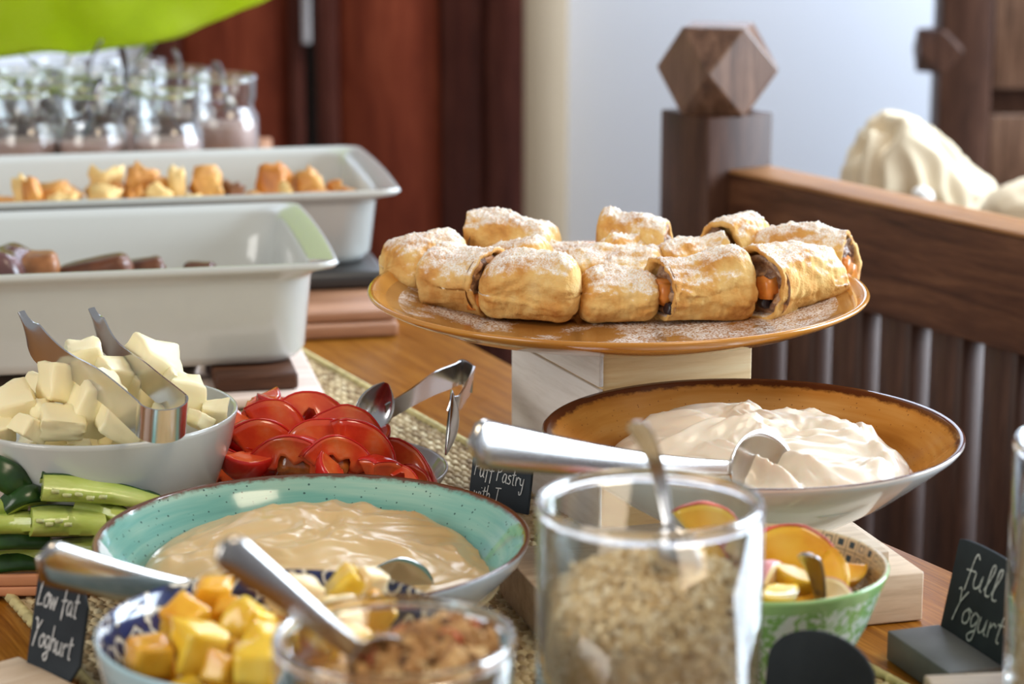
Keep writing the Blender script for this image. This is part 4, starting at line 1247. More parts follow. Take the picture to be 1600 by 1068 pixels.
# ================================================================== TOMATOES
KX, KY = -.116, 1.425
bowl('tomato_dish', 'shallow white dish of cut tomatoes behind the teal bowl', KX, KY, MATZ,
     [(0, .0015), (.038, .0015), (.040, 0), (.046, 0), (.049, .003), (.066, .018), (.0745, .0305), (.0758, .0330)], [(.0762, .0345), (.0750, .0352), (.0735, .0340), (.064, .020), (.048, .0075), (0, .0055)], [M['porcelain'], M['porcelain']])
def wedge(name, Rr, ang, squash, r_in, seed, skin, flesh, gel=None, label=None, cat='tomato', group=None, seeds=0):
    """segment of a fruit: axis local z, skin outward along +x; r_in = hollow core (fraction)"""
    r0 = bpy.data.objects.new(name, None); COL.objects.link(r0); r0.empty_display_size = .01
    tag(r0, label, cat, group)
    nph, na = 16, 10
    sd = Vector((seed * 1.7, seed, seed * .3))
    def P(q, ph, al, k=1.0):
        d = Vector((math.sin(ph) * math.cos(al), math.sin(ph) * math.sin(al), math.cos(ph) * squash))
        return d * (Rr * q * (1 + .05 * fbm(d * 1.5 + sd, 2)))
    ph = [.14 * PI + .72 * PI * i / nph for i in range(nph + 1)]
    al = [-ang + 2 * ang * j / na for j in range(na + 1)]
    verts, faces = [], []
    for q in (1.0, .965):
        for i in range(nph + 1):
            for j in range(na + 1): verts.append(P(q, ph[i], al[j]) - Vector((Rr * .55, 0, 0)))
    m = na + 1; off = (nph + 1) * m
    for i in range(nph):
        for j in range(na):
            a = i * m + j
            faces.append((a, a + 1, a + m + 1, a + m)); faces.append((off + a, off + a + m, off + a + m + 1, off + a + 1))
    ring = [j for j in range(m)] + [i * m + na for i in range(1, nph + 1)] + [nph * m + j for j in range(na - 1, -1, -1)] + [i * m for i in range(nph - 1, 0, -1)]
    for k in range(len(ring)):
        a, b = ring[k], ring[(k + 1) % len(ring)]
        faces.append((a, b, off + b, off + a))
    fix_normals(mk('skin', verts, faces, skin, r0))
    # flesh: cells from the skin inwards, side faces slightly hollow
    nq = 6; verts, faces = [], []
    idx = {}
    def wall(i): return r_in * (.92 + .16 * math.sin(i * 1.1 + seed))
    for i in range(nph + 1):
        for j in range(na + 1):
            for k in range(nq + 1):
                if 0 < k < nq and 0 < j < na and 0 < i < nph: continue
                q = .963 - (.963 - wall(i)) * k / nq
                b = al[j] * (1 - .10 * math.sin(PI * k / nq) * (abs(j - na / 2) / (na / 2)))
                idx[i, j, k] = len(verts)
                verts.append(P(q, ph[i], b) - Vector((Rr * .55, 0, 0)))
    def quad(a, b, c, d): faces.append((idx[a], idx[b], idx[c], idx[d]))
    for i in range(nph):
        for j in range(na):
            quad((i, j, 0), (i, j + 1, 0), (i + 1, j + 1, 0), (i + 1, j, 0)); quad((i, j, nq), (i + 1, j, nq), (i + 1, j + 1, nq), (i, j + 1, nq))
        for k in range(nq):
            for j in (0, na): quad((i, j, k), (i + 1, j, k), (i + 1, j, k + 1), (i, j, k + 1))
    for j in range(na):
        for k in range(nq):
            for i in (0, nph): quad((i, j, k), (i, j + 1, k), (i, j + 1, k + 1), (i, j, k + 1))
    fix_normals(mk('flesh', verts, faces, flesh, r0))
    if gel:
        g_ = shard('seed_gel', Rr * .5, Rr * .5 * ang, Rr * .6, int(seed * 5) + 3, gel, 2, .3, r0)
        g_.location = (Rr * (r_in * .82 - .55), 0, 0)
    return r0
TOM = [ # u, v, y, radius, half angle, squash, hollow, (pitch, roll, yaw), gel, label
 (458, 716, 1.375, .034, .42, .95, .60, (-22, -90, -8), 1, 'large arched tomato wedge at the front centre of the dish'),
 (527, 712, 1.372, .028, .45, .9, .55, (-25, -75, 20), 1, 'curved tomato wedge with seeds right of the large arched wedge'),
 (384, 728, 1.368, .019, .75, .9, .15, (-40, 100, 20), 0, 'orange-red tomato cube at the front left of the dish'),
 (514, 742, 1.350, .017, .8, .9, .12, (-30, 150, 10), 0, 'small orange tomato triangle at the very front'),
 (482, 656, 1.428, .036, .28, .9, .66, (-48, -85, 8), 0, 'long bright red tomato slice on top of the heap'),
 (441, 642, 1.440, .022, .7, .9, .12, (-55, 110, 10), 0, 'pink-topped tomato chunk at the top of the heap'),
 (410, 642, 1.446, .022, .7, .9, .12, (-50, 60, 30), 0, 'orange tomato chunk at the top left of the heap'),
 (370, 680, 1.410, .026, .6, .9, .2, (-50, 140, -20), 0, 'pinkish tomato chunk beside the butter bowl'),
 (570, 704, 1.392, .031, .5, 1.0, .35, (-10, -30, 35), 0, 'dark red tomato wedge on the right flank of the heap'),
 (588, 690, 1.415, .015, .8, .9, .12, (-30, 60, 30), 0, 'small tomato cube on the right under the tongs'),
 (634, 742, 1.402, .036, .28, 1.0, .66, (-35, -40, -10), 0, 'long red tomato strip along the right rim of the dish'),
 (598, 744, 1.376, .024, .6, 1.0, .25, (0, -40, 60), 0, 'skin-up tomato wedge at the front right of the dish'),
 (628, 754, 1.366, .021, .22, 1.0, .74, (-50, -50, -10), 0, 'thin pale-edged tomato slice at the front right'),
 (338, 728, 1.395, .028, .6, 1.0, .3, (-30, -60, 30), 0, 'dark tomato wedge showing between butter bowl and heap'),
 (412, 690, 1.402, .030, .6, .95, .14, (-30, -60, 30), 0, 'red tomato wedge behind the orange-red cube'),
 (548, 672, 1.415, .029, .35, .95, .6, (-40, -60, 15), 0, 'red tomato slice sloping down on the upper right'),
 (492, 690, 1.398, .028, .6, .95, .14, (-40, -120, -15), 0, 'tomato slice wedged between large and curved front wedges'),
 (432, 662, 1.425, .028, .6, .9, .14, (-40, -50, 25), 0, 'tomato chunk under the pink-topped one'),
 (655, 758, 1.388, .018, .35, 1.0, .6, (-30, -30, -10), 0, 'last tomato slice at the right end of the dish'),
]
for i, (u, v, y, Rr, an, sq, ri, ro, ge, lab) in enumerate(TOM):
    o = wedge('tomato_wedge', Rr, an, sq, ri, i + 1, M['tomato_skin'], M['tomato_flesh'], M['tomato_gel'] if ge else None, lab, 'tomato', 'cut tomatoes in the white dish')
    o.rotation_mode = 'YXZ'
    place(o, at_y(u, v, y), tuple(R(a) for a in ro))
rg = random.Random(12)
for i in range(18):
    a = i * 2.4; rr = .052 * math.sqrt((i + .5) / 18)
    o = wedge('tomato_wedge', .024, .6, .95, .3, 30 + i, M['tomato_skin'], M['tomato_flesh'], None, 'tomato wedge underneath in the heap', 'tomato', 'lower cut tomatoes in the white dish')
    place(o, (KX + rr * math.cos(a), KY + rr * math.sin(a), .026 + .026 * (1 - rr / .055)), (rg.uniform(0, 6), rg.uniform(-1.5, -.6), rg.uniform(0, 6)))
# tomato tongs with spoon ends
def leaf_spoon(name, c, axis, face, Lh, Wh, depth, mat, parent, base):
    """pointed shallow spoon head; axis = long direction, face = hollow side normal"""
    ax = axis.normalized(); fc = (face - ax * face.dot(ax)).normalized(); sd_ = fc.cross(ax)
    n, m = 24, 10; verts, faces = [], []
    for lay in (0, 1):
        for i in range(n + 1):
            q = i / n; w = Wh / 2 * (math.sin(PI * min(1, q * .98 + .02)) ** .75) * (1 - .15 * (q - .5))
            for j in range(m + 1):
                y = 2 * j / m - 1
                dp = -depth * math.sin(PI * q) * (1 - y * y)
                verts.append(c - base + ax * ((q - .5) * Lh) + sd_ * (y * max(w, .0004)) + fc * (dp + (.0006 if lay == 0 else -.0006)))
    mm = m + 1; off = (n + 1) * mm
    for i in range(n):
        for j in range(m):
            a = i * mm + j
            faces.append((a, a + 1, a + mm + 1, a + mm)); faces.append((off + a, off + a + mm, off + a + mm + 1, off + a + 1))
        for j in (0, m):
            a = i * mm + j; faces.append((a, a + mm, off + a + mm, off + a))
    return fix_normals(mk(name, verts, faces, M[mat], parent))
tA, tB = at_y(706, 588, 1.520), at_y(738, 592, 1.50)
w2 = Vector((.15, -.25, 1)).normalized()
tt = root('tomato_tongs', (tA + tB) / 2, (0, 0, 0), 'bright steel serving tongs with spoon-shaped ends beside the tomatoes', 'tongs')
base = (tA + tB) / 2
cA, cB = at_y(584, 643, 1.455), at_y(701, 660, 1.425)
def arm(pts, ws):
    path = bez([p - base for p in pts], 12); n = len(path)
    wl = []
    for i in range(n):
        q = i / (n - 1) * (len(ws) - 1); k = min(int(q), len(ws) - 2); f_ = q - k
        wl.append(ws[k] * (1 - f_) + ws[k + 1] * f_)
    strip('arm', path, w2, wl, .0012, M['steel'], tt)
arm([at_y(602, 645, 1.460), at_y(640, 622, 1.475), at_y(676, 600, 1.50), tA, ], [.013, .014, .018, .018])
arm([tA, at_y(722, 582, 1.530), tB], [.018, .018, .018])
arm([at_y(703, 630, 1.440), at_y(716, 630, 1.450), at_y(730, 608, 1.478), tB], [.010, .013, .016, .018])
leaf_spoon('spoon_end', cA, at_y(560, 690, 1.45) - at_y(596, 606, 1.46), Vector((.35, -.9, .25)), .040, .025, .006, 'steel', tt, base)
leaf_spoon('spoon_end', cB, at_y(692, 716, 1.40) - at_y(702, 606, 1.44), Vector((-1, -.12, .05)), .048, .024, .006, 'steel', tt, base)

# ================================================================== CUCUMBER
def cucumber(label, p0, p1, w, h, peel_dir, seed, seeds=0, taper=1.0):
    """stick from p0 to p1; section = quarter of a cucumber, peel on the rounded side"""
    p0, p1 = Vector(p0), Vector(p1)
    X = (p1 - p0); L = X.length; X.normalize()
    Z = Vector(peel_dir); Z = (Z - X * Z.dot(X)).normalized(); Y = Z.cross(X)
    r0 = bpy.data.objects.new('cucumber_stick', None); COL.objects.link(r0); r0.empty_display_size = .01
    r0.matrix_world = Matrix.Translation(p0 + Vector((0, 0, T))) @ Matrix((X, Y, Z)).transposed().to_4x4()
    tag(r0, label, 'cucumber', 'cucumber sticks on the terracotta tray')
    n = 26
    arc = [(w / 2 * math.cos(PI * k / 10), h * .45 + h * .30 * math.sin(PI * k / 10)) for k in range(11)]   # rounded side up
    low = [(-w * .30, -h * .18), (-w * .10, -h * .27), (w * .10, -h * .27), (w * .30, -h * .18)]
    def ring(sec, s, gr=1.0):
        t_ = s / L; k = (1 - .12 * abs(2 * t_ - 1) ** 3) * (1 + (taper - 1) * t_)
        bx = .004 * math.sin(PI * t_)
        return [Vector((s + .0008 * fbm(Vector((y * 300, z * 300, seed)), 2), y * k * gr, z * k * gr + bx + .0007 * noise.noise(Vector((s * 90, y * 200, seed))))) for y, z in sec]
    def body(nm, sec, mat, gr=1.0):
        verts, faces = [], []; m = len(sec)
        for i in range(n + 1): verts += ring(sec, L * i / n, gr)
        for i in range(n):
            for j in range(m):
                faces.append((i * m + j, i * m + (j + 1) % m, (i + 1) * m + (j + 1) % m, (i + 1) * m + j))
        faces.append(tuple(range(m))[::-1]); faces.append(tuple(n * m + j for j in range(m)))
        return flat_by_angle(fix_normals(mk(nm, verts, faces, mat, r0)), 50)
    body('flesh', arc + low, M['cuc_flesh'])
    th = .0012
    sh = [(y * 1.01, z + .0001) for y, z in arc] + [(y * 1.06, z + th) for y, z in arc[::-1]]
    body('peel', sh, M['cuc_peel'])
    for k in range(seeds):
        s = shard('seed', .0045, .0022, .0018, seed * 9 + k, M['cuc_seed'], 1, .1, r0)
        s.location = (L * (.1 + .5 * k / max(1, seeds)), (-.18 + .1 * (k % 2)) * w, -h * .235 + .001)
    return r0
C = lambda u, v, y: at_y(u, v, y)
cucumber('fat light-green cucumber stick with seed marks, topmost, pointing right', C(66, 768, 1.278), C(252, 790, 1.292), .016, .019, (.1, .95, .10), 1, 5, .55)
cucumber('cucumber stick with dark peel up, behind the topmost stick', C(64, 746, 1.300), C(246, 786, 1.308), .014, .012, (0, -.45, 1), 2, 0, .6)
cucumber('stubby yellow-green cucumber chunk with beaded cut end', C(50, 820, 1.272), C(164, 822, 1.284), .019, .020, (0, .95, -.1), 3, 4, .85)
cucumber('short cucumber stick between topmost stick and stubby chunk', C(118, 792, 1.292), C(196, 812, 1.284), .014, .013, (.2, .9, -.2), 4, 0, .8)
cucumber('dark-peeled cucumber stick left of the topmost one', C(8, 800, 1.292), C(70, 780, 1.300), .013, .012, (0, -.6, .8), 5)
cucumber('thin cucumber stick at the left edge under the dark one', C(-30, 800, 1.284), C(42, 786, 1.292), .011, .011, (0, .9, -.2), 6)
cucumber('pale cucumber stick at the left edge beside stubby chunk', C(-40, 822, 1.280), C(50, 818, 1.280), .014, .014, (0, .9, -.2), 7)
cucumber('dark-peeled cucumber stick below the stubby chunk', C(-40, 852, 1.292), C(80, 848, 1.298), .013, .012, (0, -.8, .6), 8)
cucumber('long pale cucumber stick at the bottom front of the tray', C(-40, 876, 1.292), C(150, 856, 1.294), .014, .013, (.1, .9, -.2), 9)
cucumber('upright grey-green cucumber stick at the left edge by the butter bowl', C(-30, 728, 1.298), C(40, 770, 1.306), .018, .014, (0, -.8, .6), 10)
cucumber('lowest dark cucumber stick along the tray edge', C(-40, 893, 1.298), C(90, 882, 1.303), .013, .011, (0, -.7, .7), 11)
# ================================================================== SIGNS
GL = {
 'P': (.55, [[(.02, 0), (.08, 1)], [(0, .92), (.3, 1.02), (.46, .82), (.32, .58), (.06, .5)]]),
 'u': (.50, [[(0, .5), (.0, .15), (.1, 0), (.26, .12), (.33, .5)], [(.33, .5), (.33, .08), (.44, 0)]]),
 'f': (.42, [[(.40, .92), (.28, 1.05), (.18, .85), (.12, -.25)], [(-.04, .42), (.38, .5)]]),
 'a': (.50, [[(.34, .45), (.15, .5), (.02, .25), (.1, .02), (.28, .12), (.35, .48)], [(.35, .48), (.36, .08), (.46, 0)]]),
 's': (.40, [[(.3, .48), (.1, .47), (.08, .32), (.28, .2), (.22, .02), (0, .04)]]),
 't': (.38, [[(.16, .85), (.12, .1), (.26, 0)], [(-.02, .55), (.34, .6)]]),
 'r': (.40, [[(.02, .5), (.05, 0)], [(.05, .3), (.18, .5), (.34, .44)]]),
 'y': (.45, [[(0, .5), (.06, .18), (.26, .15), (.34, .5)], [(.34, .5), (.28, -.3), (.12, -.42), (.04, -.25)]]),
 'w': (.58, [[(0, .5), (.1, 0), (.24, .42), (.34, 0), (.48, .5)]]),
 'i': (.22, [[(.05, .5), (.06, .05), (.14, 0)], [(.07, .72), (.09, .76)]]),
 'h': (.48, [[(.06, 1), (.02, 0)], [(.03, .3), (.18, .5), (.32, .42), (.33, .0)]]),
 'T': (.6, [[(0, .95), (.55, 1.0)], [(.28, .97), (.24, 0)]]),
 'L': (.5, [[(.2, 1.0), (.05, .05), (.1, 0), (.42, .06)]]),
 'o': (.46, [[(.2, .5), (.03, .3), (.08, .03), (.28, .05), (.36, .3), (.2, .5), (.3, .5), (.42, .44)]]),
 'g': (.46, [[(.34, .45), (.14, .5), (.02, .25), (.14, .04), (.34, .3), (.35, .48)], [(.35, .48), (.32, -.28), (.15, -.42), (.04, -.26), (.36, 0)]]),
 'l': (.34, [[(.02, .1), (.22, .75), (.22, 1.02), (.1, .9), (.1, .1), (.24, 0), (.32, .06)]]),
 'Y': (.55, [[(0, .95), (.14, 1.0), (.24, .55)], [(.52, 1.02), (.24, .55), (.1, -.1)]]),
 '-': (.35, [[(.02, .4), (.3, .42)]]),
 ' ': (.3, []),
}
def lettering(parent, lines, thick, lift):
    """chalk strokes on the front face (local x right, z up, face toward -y)"""
    verts, faces = [], []
    for (text, x, z, hgt, slope, *xs_) in lines:
        xs = xs_[0] if xs_ else 1.0
        cx = 0.0
        for ch in text:
            wdt, strokes = GL[ch]
            for st in strokes:
                pts = bez([(a + .12 * b, b, 0) for a, b in st], 6) if len(st) > 2 else [Vector((a + .12 * b, b, 0)) for a, b in st]
                P2 = [Vector((x + (cx + p.x) * hgt * xs, z + p.y * hgt + slope * (cx + p.x) * hgt, 0)) for p in pts]
                n = len(P2); b0_ = len(verts)
                for i in range(n):
                    t_ = (P2[min(i + 1, n - 1)] - P2[max(i - 1, 0)])
                    t_ = t_.normalized() if t_.length > 0 else Vector((1, 0, 0))
                    nr = Vector((-t_.y, t_.x, 0)) * thick * (.8 + .4 * ((i * 7) % 5) / 5)
                    for s in (1, -1):
                        q = P2[i] + nr * s * .5
                        verts.append((q.x, -lift, q.y))
                for i in range(n - 1):
                    a = b0_ + i * 2; faces.append((a, a + 1, a + 3, a + 2))
            cx += wdt
    return mk('lettering', verts, faces, M['chalk'], parent, False)
def sign(name, label, base, dirv, w, h, lean, lines, top='chamfer', th=.0022, stroke=.0011, arc=.93):
    """board standing on base point (bottom-left of its face), running along dirv; leans back"""
    ang = math.atan2(dirv[1], dirv[0])
    r0 = root(name, base, (R(-lean), 0, ang), label, 'sign')
    if top == 'chamfer': out = [(0, 0), (w, 0), (w, h * .72), (w * .86, h), (0, h)]
    elif top == 'hex': out = [(0, 0), (w * .85, 0), (w, h * .18), (w, h * .74), (w * .8, h), (0, h)]
    else: out = [(0, 0), (w, 0), (w, h * arc)] + [(w * (.5 + .5 * math.cos(PI * k / 14)), h * arc + h * (1 - arc) * math.sin(PI * k / 14)) for k in range(1, 14)] + [(0, h * arc)]
    bm = bmesh.new()
    f = bm.faces.new([bm.verts.new((x, 0, z)) for x, z in out])
    g = bmesh.ops.extrude_face_region(bm, geom=[f])
    for q in g['geom']:
        if isinstance(q, bmesh.types.BMVert): q.co.y = th
    bmesh.ops.recalc_face_normals(bm, faces=bm.faces)
    bmesh.ops.bevel(bm, geom=bm.edges[:], offset=.0004, segments=1, affect='EDGES')
    from_bm('board', bm, M['chalkboard'], r0, False)
    if lines: lettering(r0, lines, stroke, .0006)
    return r0
# full yogurt sign in its slate holder
hb = box('sign_holder', 0, .031, -.066, 0, 0, .0160, M['slate'], None, .0008)
place(hb, (.1990, 1.1885, .0004), (0, 0, R(19))); tag(hb, 'grey slate block holding the full yogurt sign', 'holder')
sign('chalkboard_sign', 'arched chalkboard sign reading full Yogurt in its slate block', (.2285, 1.1975, .0150), (.33, -.944), .078, .0525, 11,
     [('full -', .014, .0300, .0165, -.02, 1.25), ('Yogurt', .009, .0095, .0165, .02, 1.1)], 'arch')
# low fat yogurt sign
lh = box('sign_holder', 0, .030, -.062, 0.004, 0, .0150, M['pale_wood'], None, .0008)
place(lh, (-.274, 1.130, .0005), (0, 0, R(42))); tag(lh, 'pale wooden block holding the low fat yogurt sign', 'holder')
sign('chalkboard_sign', 'chalkboard sign reading Low fat Yoghurt at lower left', (-.2490, 1.1440, .0140), (.72, -.69), .043, .054, 12,
     [('Low fat', .003, .033, .0145, .0, .76), ('Yoghurt', .003, .0125, .0135, -.02, .78)], 'hex')
# puff pastry sign
ph_ = box('sign_holder', 0, .046, -.012, .012, 0, .014, M['pale_wood'], None, .0008)
place(ph_, (-.026, 1.338, MATZ + .0003), (0, 0, R(-38))); tag(ph_, 'small wooden block holding the puff pastry sign', 'holder')
sign('chalkboard_sign', 'chalkboard sign reading Puff Pastry behind the teal bowl', at_y(731, 783, 1.338) , (.79, -.61), .044, .036, 10,
     [('Puff Pastry', .0030, .0165, .0105, -.03, .72), ('with T', .004, .0030, .0095, -.02, .8)], 'chamfer', .0022, .0007)
# round-topped sign at the bottom
sign('chalkboard_sign', 'round-topped dark chalkboard sign at the bottom edge by the green bowl', (.1150, 1.037, .0085), (.80, -.60), .056, .0665, 8,
     [('oat', .012, .030, .0125, 0.0)], 'arch', .0022, .0011, .72)
bh = box('sign_holder', 0, .060, -.014, .014, 0, .010, M['slate'], None, .0008)
place(bh, (.1150, 1.037, .0005), (0, 0, R(-37))); tag(bh, 'slate strip holding the round-topped sign at the bottom', 'holder')

# ================================================================== GLASS JARS WITH CEREAL
def glass_jar(label, cx, cy, z0, r, h, wall=.0028):
    o = root('glass_jar', (cx, cy, z0), (0, 0, 0), label, 'jar')
    pr = [(0, 0), (r * .92, 0), (r * .985, .002), (r, .006), (r, h - .0052), (r - wall, h - .0052), (r - wall, .010), (r - wall - .004, .006), (0, .006)]
    g_ = lathe('glass', pr, 96, M['glass'], o)
    c0, rr = r - wall / 2, wall * .62
    lip = [(c0 + rr * math.cos(2 * PI * k / 12), h - .0034 + rr * 1.9 * math.sin(2 * PI * k / 12)) for k in range(12)]
    lathe('lip', lip, 96, M['glass_lip'], o, None, True)
    return o
def flakes(name, label, cx, cy, z0, r, level, heap, n, size, mat, seed, flat=.35, off=(0, 0), core_mat=None, cat='cereal'):
    """heap of loose flakes inside a jar: solid core plus flakes at wall and top"""
    rg_ = random.Random(seed)
    o = root(name, (cx, cy, z0), (0, 0, 0), label, cat)
    def top(x, y):
        d2 = ((x - off[0]) ** 2 + (y - off[1]) ** 2) / (r * r)
        return level + heap * (1 - d2) + .004 * noise.noise(Vector((x * 60, y * 60, seed)))
    # core
    verts, faces = [], []; na, nr = 48, 10
    rc = r * .965
    for i in range(nr + 1):
        for j in range(na):
            a = 2 * PI * j / na; q = rc * i / nr
            verts.append((q * math.cos(a), q * math.sin(a), top(q * math.cos(a), q * math.sin(a)) - size * .35))
    for j in range(na):
        a = 2 * PI * j / na; verts.append((rc * math.cos(a), rc * math.sin(a), .008))
    for i in range(nr + 1):
        for j in range(na):
            k = (j + 1) % na
            faces.append((i * na + j, i * na + k, (i + 1) * na + k, (i + 1) * na + j))
    faces.append(tuple((nr + 1) * na + j for j in range(na)))
    fix_normals(mk('core', verts, faces, core_mat or mat, o))
    base_s = [(math.cos(k * PI / 3), math.sin(k * PI / 3)) for k in range(6)]
    verts, faces = [], []
    for i in range(n):
        a = rg_.uniform(0, 2 * PI)
        if i < n * .6:
            q = r - size * .25 - rg_.random() * size * .5
            x, y = q * math.cos(a), q * math.sin(a)
            z = rg_.uniform(level - .075, top(x, y))
            nrm = Vector((math.cos(a), math.sin(a), rg_.uniform(-.4, .4)))
        else:
            q = (r - size * .4) * math.sqrt(rg_.random())
            x, y = q * math.cos(a), q * math.sin(a)
            z = top(x, y) + rg_.uniform(-.5, .45) * size
            nrm = Vector((rg_.uniform(-1, 1), rg_.uniform(-1, 1), rg_.uniform(.2, 1.2)))
        s = size * rg_.uniform(.55, 1.25)
        qt = nrm.to_track_quat('Z', 'Y') @ Euler((rg_.uniform(-.5, .5), rg_.uniform(-.5, .5), rg_.uniform(0, 6.28))).to_quaternion()
        b_ = len(verts)
        el = rg_.uniform(.6, 1.0)
        for (px_, py_) in base_s:
            verts.append(qt @ Vector((px_ * s * .5, py_ * s * .5 * el, rg_.uniform(-.06, .06) * s)) + Vector((x, y, z)))
        t1, t2 = qt @ Vector((0, 0, s * flat * .5)), qt @ Vector((0, 0, -s * flat * .5))
        verts.append(Vector((x, y, z)) + t1); verts.append(Vector((x, y, z)) + t2)
        for k in range(6):
            faces.append((b_ + k, b_ + (k + 1) % 6, b_ + 6)); faces.append((b_ + (k + 1) % 6, b_ + k, b_ + 7))
    f_ = mk('flakes', verts, faces, mat, o, False); f_['kind'] = 'stuff'
    o['kind'] = 'stuff'
    return o
GJR = .0472
OAX, OAY = .0572, .939
glass_jar('tall clear glass jar of rolled oats at the front centre', OAX, OAY, MATZ, GJR, .1620)
flakes('rolled_oats', 'pale rolled oats filling the tall glass jar', OAX, OAY, MATZ, GJR - .0033, .116, .014, 9000, .0054, M['oat'], 4, .35, (.004, .012), M['oat_core'])
spoon('teaspoon', at_y(1072, 925, .940), at_y(992, 655, .935), .030, .021, .0105, 'metal teaspoon standing in the tall jar of oats', 62, 'steel', .005, .010, .0042, .0016)
GRX, GRY = -.0460, .871
glass_jar('wide clear glass jar of granola at the bottom edge', GRX, GRY, .0005, GJR, .1310)
flakes('granola', 'golden-brown granola with dark bits in the wide glass jar', GRX, GRY, .0005, GJR - .0033, .104, .022, 2600, .0092, M['granola'], 9, .6, (.022, .010), M['granola_core'])
spoon('serving_spoon', (-.030, .884, .092), at_y(344, 850, .838), .050, .034, .0155, 'metal spoon leaning left out of the granola jar', -88, 'steel_mid', .007, .003, .008, .0022)
# jar at the right edge on its boards
b1 = root('wooden_board', (.1825, 1.066, 0), (0, 0, R(6)), 'lower pale wooden board at the lower right corner', 'board')
box('board', 0, .20, -.13, 0, .0005, .0250, M['pale_wood'], b1, .001)
b2 = root('wooden_board', (.1960, 1.062, .0254), (0, 0, R(6)), 'upper pale wooden board at the lower right corner under a jar', 'board')
box('board', 0, .20, -.12, 0, 0, .0150, M['pale_wood'], b2, .001)
RJX, RJY = .2755, 1.035
glass_jar('clear glass jar of oats cut off by the right edge', RJX, RJY, .0408, GJR, .1225)
flakes('rolled_oats', 'rolled oats in the jar at the right edge', RJX, RJY, .0408, GJR - .0033, .080, .008, 3000, .0062, M['oat'], 14, .35, (0, 0), M['oat_core'])

# ================================================================== FRUIT BOWLS
BLX, BLY = -.104, .985
bowl('fruit_bowl', 'blue-and-white flowered bowl of diced peaches at lower left', BLX, BLY, MATZ,
     [(0, .003), (.036, .003), (.038, 0), (.043, 0), (.046, .004), (.060, .022), (.072, .052), (.0775, .080), (.0786, .0872)], [(.0788, .0888), (.0779, .0896), (.0765, .0886), (.0745, .078), (.068, .050), (.055, .024), (.040, .012), (0, .009)],
     [M['blue_out'], M['blue_in'], M['blue_rim']], nrim=2)
PEA = [ # u, v, px size, y, material, rotation, label
 (236, 1025, 62, .955, 'peach', (10, 5, 25), 'orange peach cube low at the left of the flowered bowl'),
 (290, 965, 62, .985, 'peach', (15, -10, 50), 'golden peach cube at the upper left of the fruit heap'),
 (308, 1002, 74, .960, 'peach_yellow', (8, 12, 30), 'largest yellow peach cube in the middle left of the heap'),
 (334, 932, 58, 1.010, 'peach', (5, 10, 15), 'peach cube at the back behind the spoon handle'),
 (386, 972, 66, .985, 'peach_yellow', (14, 22, 60), 'yellow peach chunk beside the spoon handle'),
 (396, 1035, 66, .940, 'peach_yellow', (5, 4, 8), 'squarish yellow peach cube at the front of the heap'),
 (408, 1000, 48, .955, 'peach_yellow', (20, 15, 40), 'pointed yellow peach bit above the squarish cube'),
 (346, 1040, 46, .940, 'peach', (12, 20, 70), 'small peach cube low at the front'),
 (355, 955, 44, 1.000, 'peach', (25, 5, 10), 'shadowed peach cube between back cubes'),
 (462, 928, 62, 1.015, 'peach_pale', (10, 20, 35), 'white-faced peach piece right of the spoon handle'),
 (438, 925, 40, 1.025, 'peach', (10, 30, 15), 'orange peach piece behind the white-faced one'),
 (520, 970, 66, .995, 'peach_pale', (20, 10, 20), 'pale peach chunk seen through the granola jar'),
 (492, 985, 48, .975, 'peach_yellow', (15, 25, 60), 'yellow peach crescent seen through the granola jar'),
 (545, 915, 52, 1.030, 'peach_yellow', (10, 40, 20), 'yellow peach strip at the back rim of the bowl'),
 (578, 912, 42, 1.030, 'peach_pale', (20, 10, 50), 'pale peach tip at the back right rim'),
 (592, 955, 58, 1.005, 'peach', (8, 30, 10), 'golden peach piece at the right inside the bowl'),
 (440, 995, 50, .965, 'peach', (15, 5, 30), 'peach cube under the spoon handle'),
 (545, 1000, 50, .970, 'peach', (12, 12, 45), 'orange peach cube behind the granola'),
]
for i, (u, v, w, y, m, ro, lab) in enumerate(PEA):
    p = at_y(u, v, y); s = y / FPX * 1.0
    o = cube_chunk('peach_piece', w * s * 1.05, w * s * .98, w * s * .98, 31 + i, M[m], .15, .15, None, .06)
    place(o, p, tuple(R(a) for a in ro)); tag(o, lab, 'peach', 'diced peaches in the flowered bowl')
rg = random.Random(21)
for i in range(24):
    a = i * 2.4; rr = .056 * math.sqrt((i + .5) / 24)
    o = cube_chunk('peach_piece', .021, .020, .019, 80 + i, M['peach' if i % 2 else 'peach_yellow'], .12, .14)
    place(o, (BLX + rr * math.cos(a), BLY + rr * math.sin(a), .058 + (.012 if i % 3 else 0)), (rg.uniform(-.4, .4), rg.uniform(-.4, .4), rg.uniform(0, 3)))
    tag(o, 'peach cube lower down in the flowered bowl', 'peach', 'lower peaches in the flowered bowl')

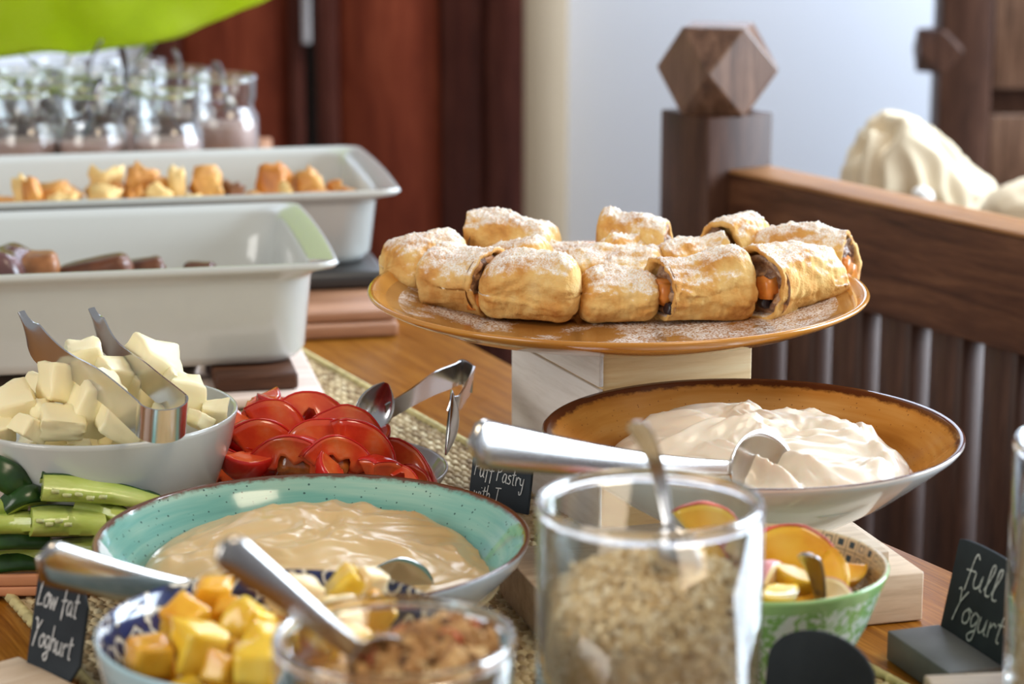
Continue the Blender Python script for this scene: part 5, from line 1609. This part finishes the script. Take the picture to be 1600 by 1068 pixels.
GBX, GBY, GBZ = .1237, 1.118, .0125
cw = lathe('coaster', [(0, 0), (.046, 0), (.048, .002), (.048, .009), (.046, .0115), (0, .0115)], 64, M['beech'])
place(cw, (GBX, GBY, .0005)); tag(cw, 'round wooden coaster under the green bowl', 'coaster')
bowl('fruit_bowl', 'green leaf-patterned bowl with little squares inside, holding peach slices', GBX, GBY, GBZ,
     [(0, .003), (.026, .003), (.028, 0), (.033, 0), (.0355, .004), (.043, .016), (.054, .040), (.0608, .0590), (.0624, .0640)], [(.0627, .0655), (.0619, .0663), (.0604, .0655), (.0575, .057), (.051, .040), (.040, .018), (.028, .010), (0, .008)],
     [M['green_out'], M['green_in'], M['green_rim']], nrim=2)
GP = [ # wedges: u, v, y, radius, half angle, (pitch, roll, yaw), flesh, skin, label
 (1226, 862, 1.128, .030, .42, (-30, -100, -12), 'peach', 'peach_skin', 'large peach wedge with red skin edge in the green bowl'),
 (1298, 912, 1.104, .020, .65, (-30, 20, 10), 'peach', 'peach', 'round orange peach slice right of the bowl spoon'),
 (1212, 936, 1.078, .015, .8, (-30, 90, 40), 'peach_yellow', 'peach_yellow', 'bright yellow peach piece at the front of the green bowl'),
 (1198, 896, 1.092, .014, .5, (-20, -90, 60), 'peach_pale', 'peach_pink', 'pink-skinned peach slice beside the oats jar'),
 (1240, 905, 1.096, .015, .6, (-50, 120, 10), 'peach_pale', 'peach', 'pale peach slice left of the bowl spoon'),
 (1308, 932, 1.082, .014, .35, (-40, -20, 20), 'peach_pale', 'peach_pink', 'thin curled peach slice at the front right rim'),
 (1112, 818, 1.140, .024, .35, (-20, -60, 10), 'peach_yellow', 'peach_skin', 'upright peach wedge with dark red skin behind the oats jar'),
 (1160, 850, 1.125, .018, .5, (-40, -90, 30), 'peach_pale', 'peach_pink', 'pale pink peach wedge seen through the oats jar'),
 (1090, 860, 1.120, .018, .5, (-30, -90, -10), 'peach', 'peach_skin', 'orange peach wedge at the left of the green bowl'),
 (1268, 884, 1.130, .020, .5, (-40, -80, 20), 'peach', 'peach', 'golden peach slice behind the bowl spoon'),
 (1325, 900, 1.128, .013, .6, (-30, 80, 20), 'peach', 'peach', 'small golden peach bit at the right inside wall'),
]
for i, (u, v, y, Rr, an, ro, fl, sk, lab) in enumerate(GP):
    o = wedge('peach_slice', Rr, an, .95, .12, 50 + i, M[sk], M[fl], None, lab, 'peach', 'peach slices in the green bowl')
    o.rotation_mode = 'YXZ'
    place(o, at_y(u, v, y), tuple(R(a) for a in ro))
for i in range(14):
    a = i * 2.4; rr = .040 * math.sqrt((i + .5) / 14)
    o = wedge('peach_slice', .015, .7, .95, .12, 70 + i, M['peach'], M['peach'], None, 'peach slice low in the green bowl', 'peach', 'lower peach slices in the green bowl')
    place(o, (GBX + rr * math.cos(a), GBY + rr * math.sin(a), GBZ + .038 + .006 * (i % 2)), (i, -1.0, i * 2))
spoon('teaspoon', at_y(1300, 1012, 1.098), at_y(1261, 864, 1.064), .032, .024, .0135, 'metal spoon in the green fruit bowl, handle toward the front', 0, 'steel_mid', .006, .003, .0060, .0022)
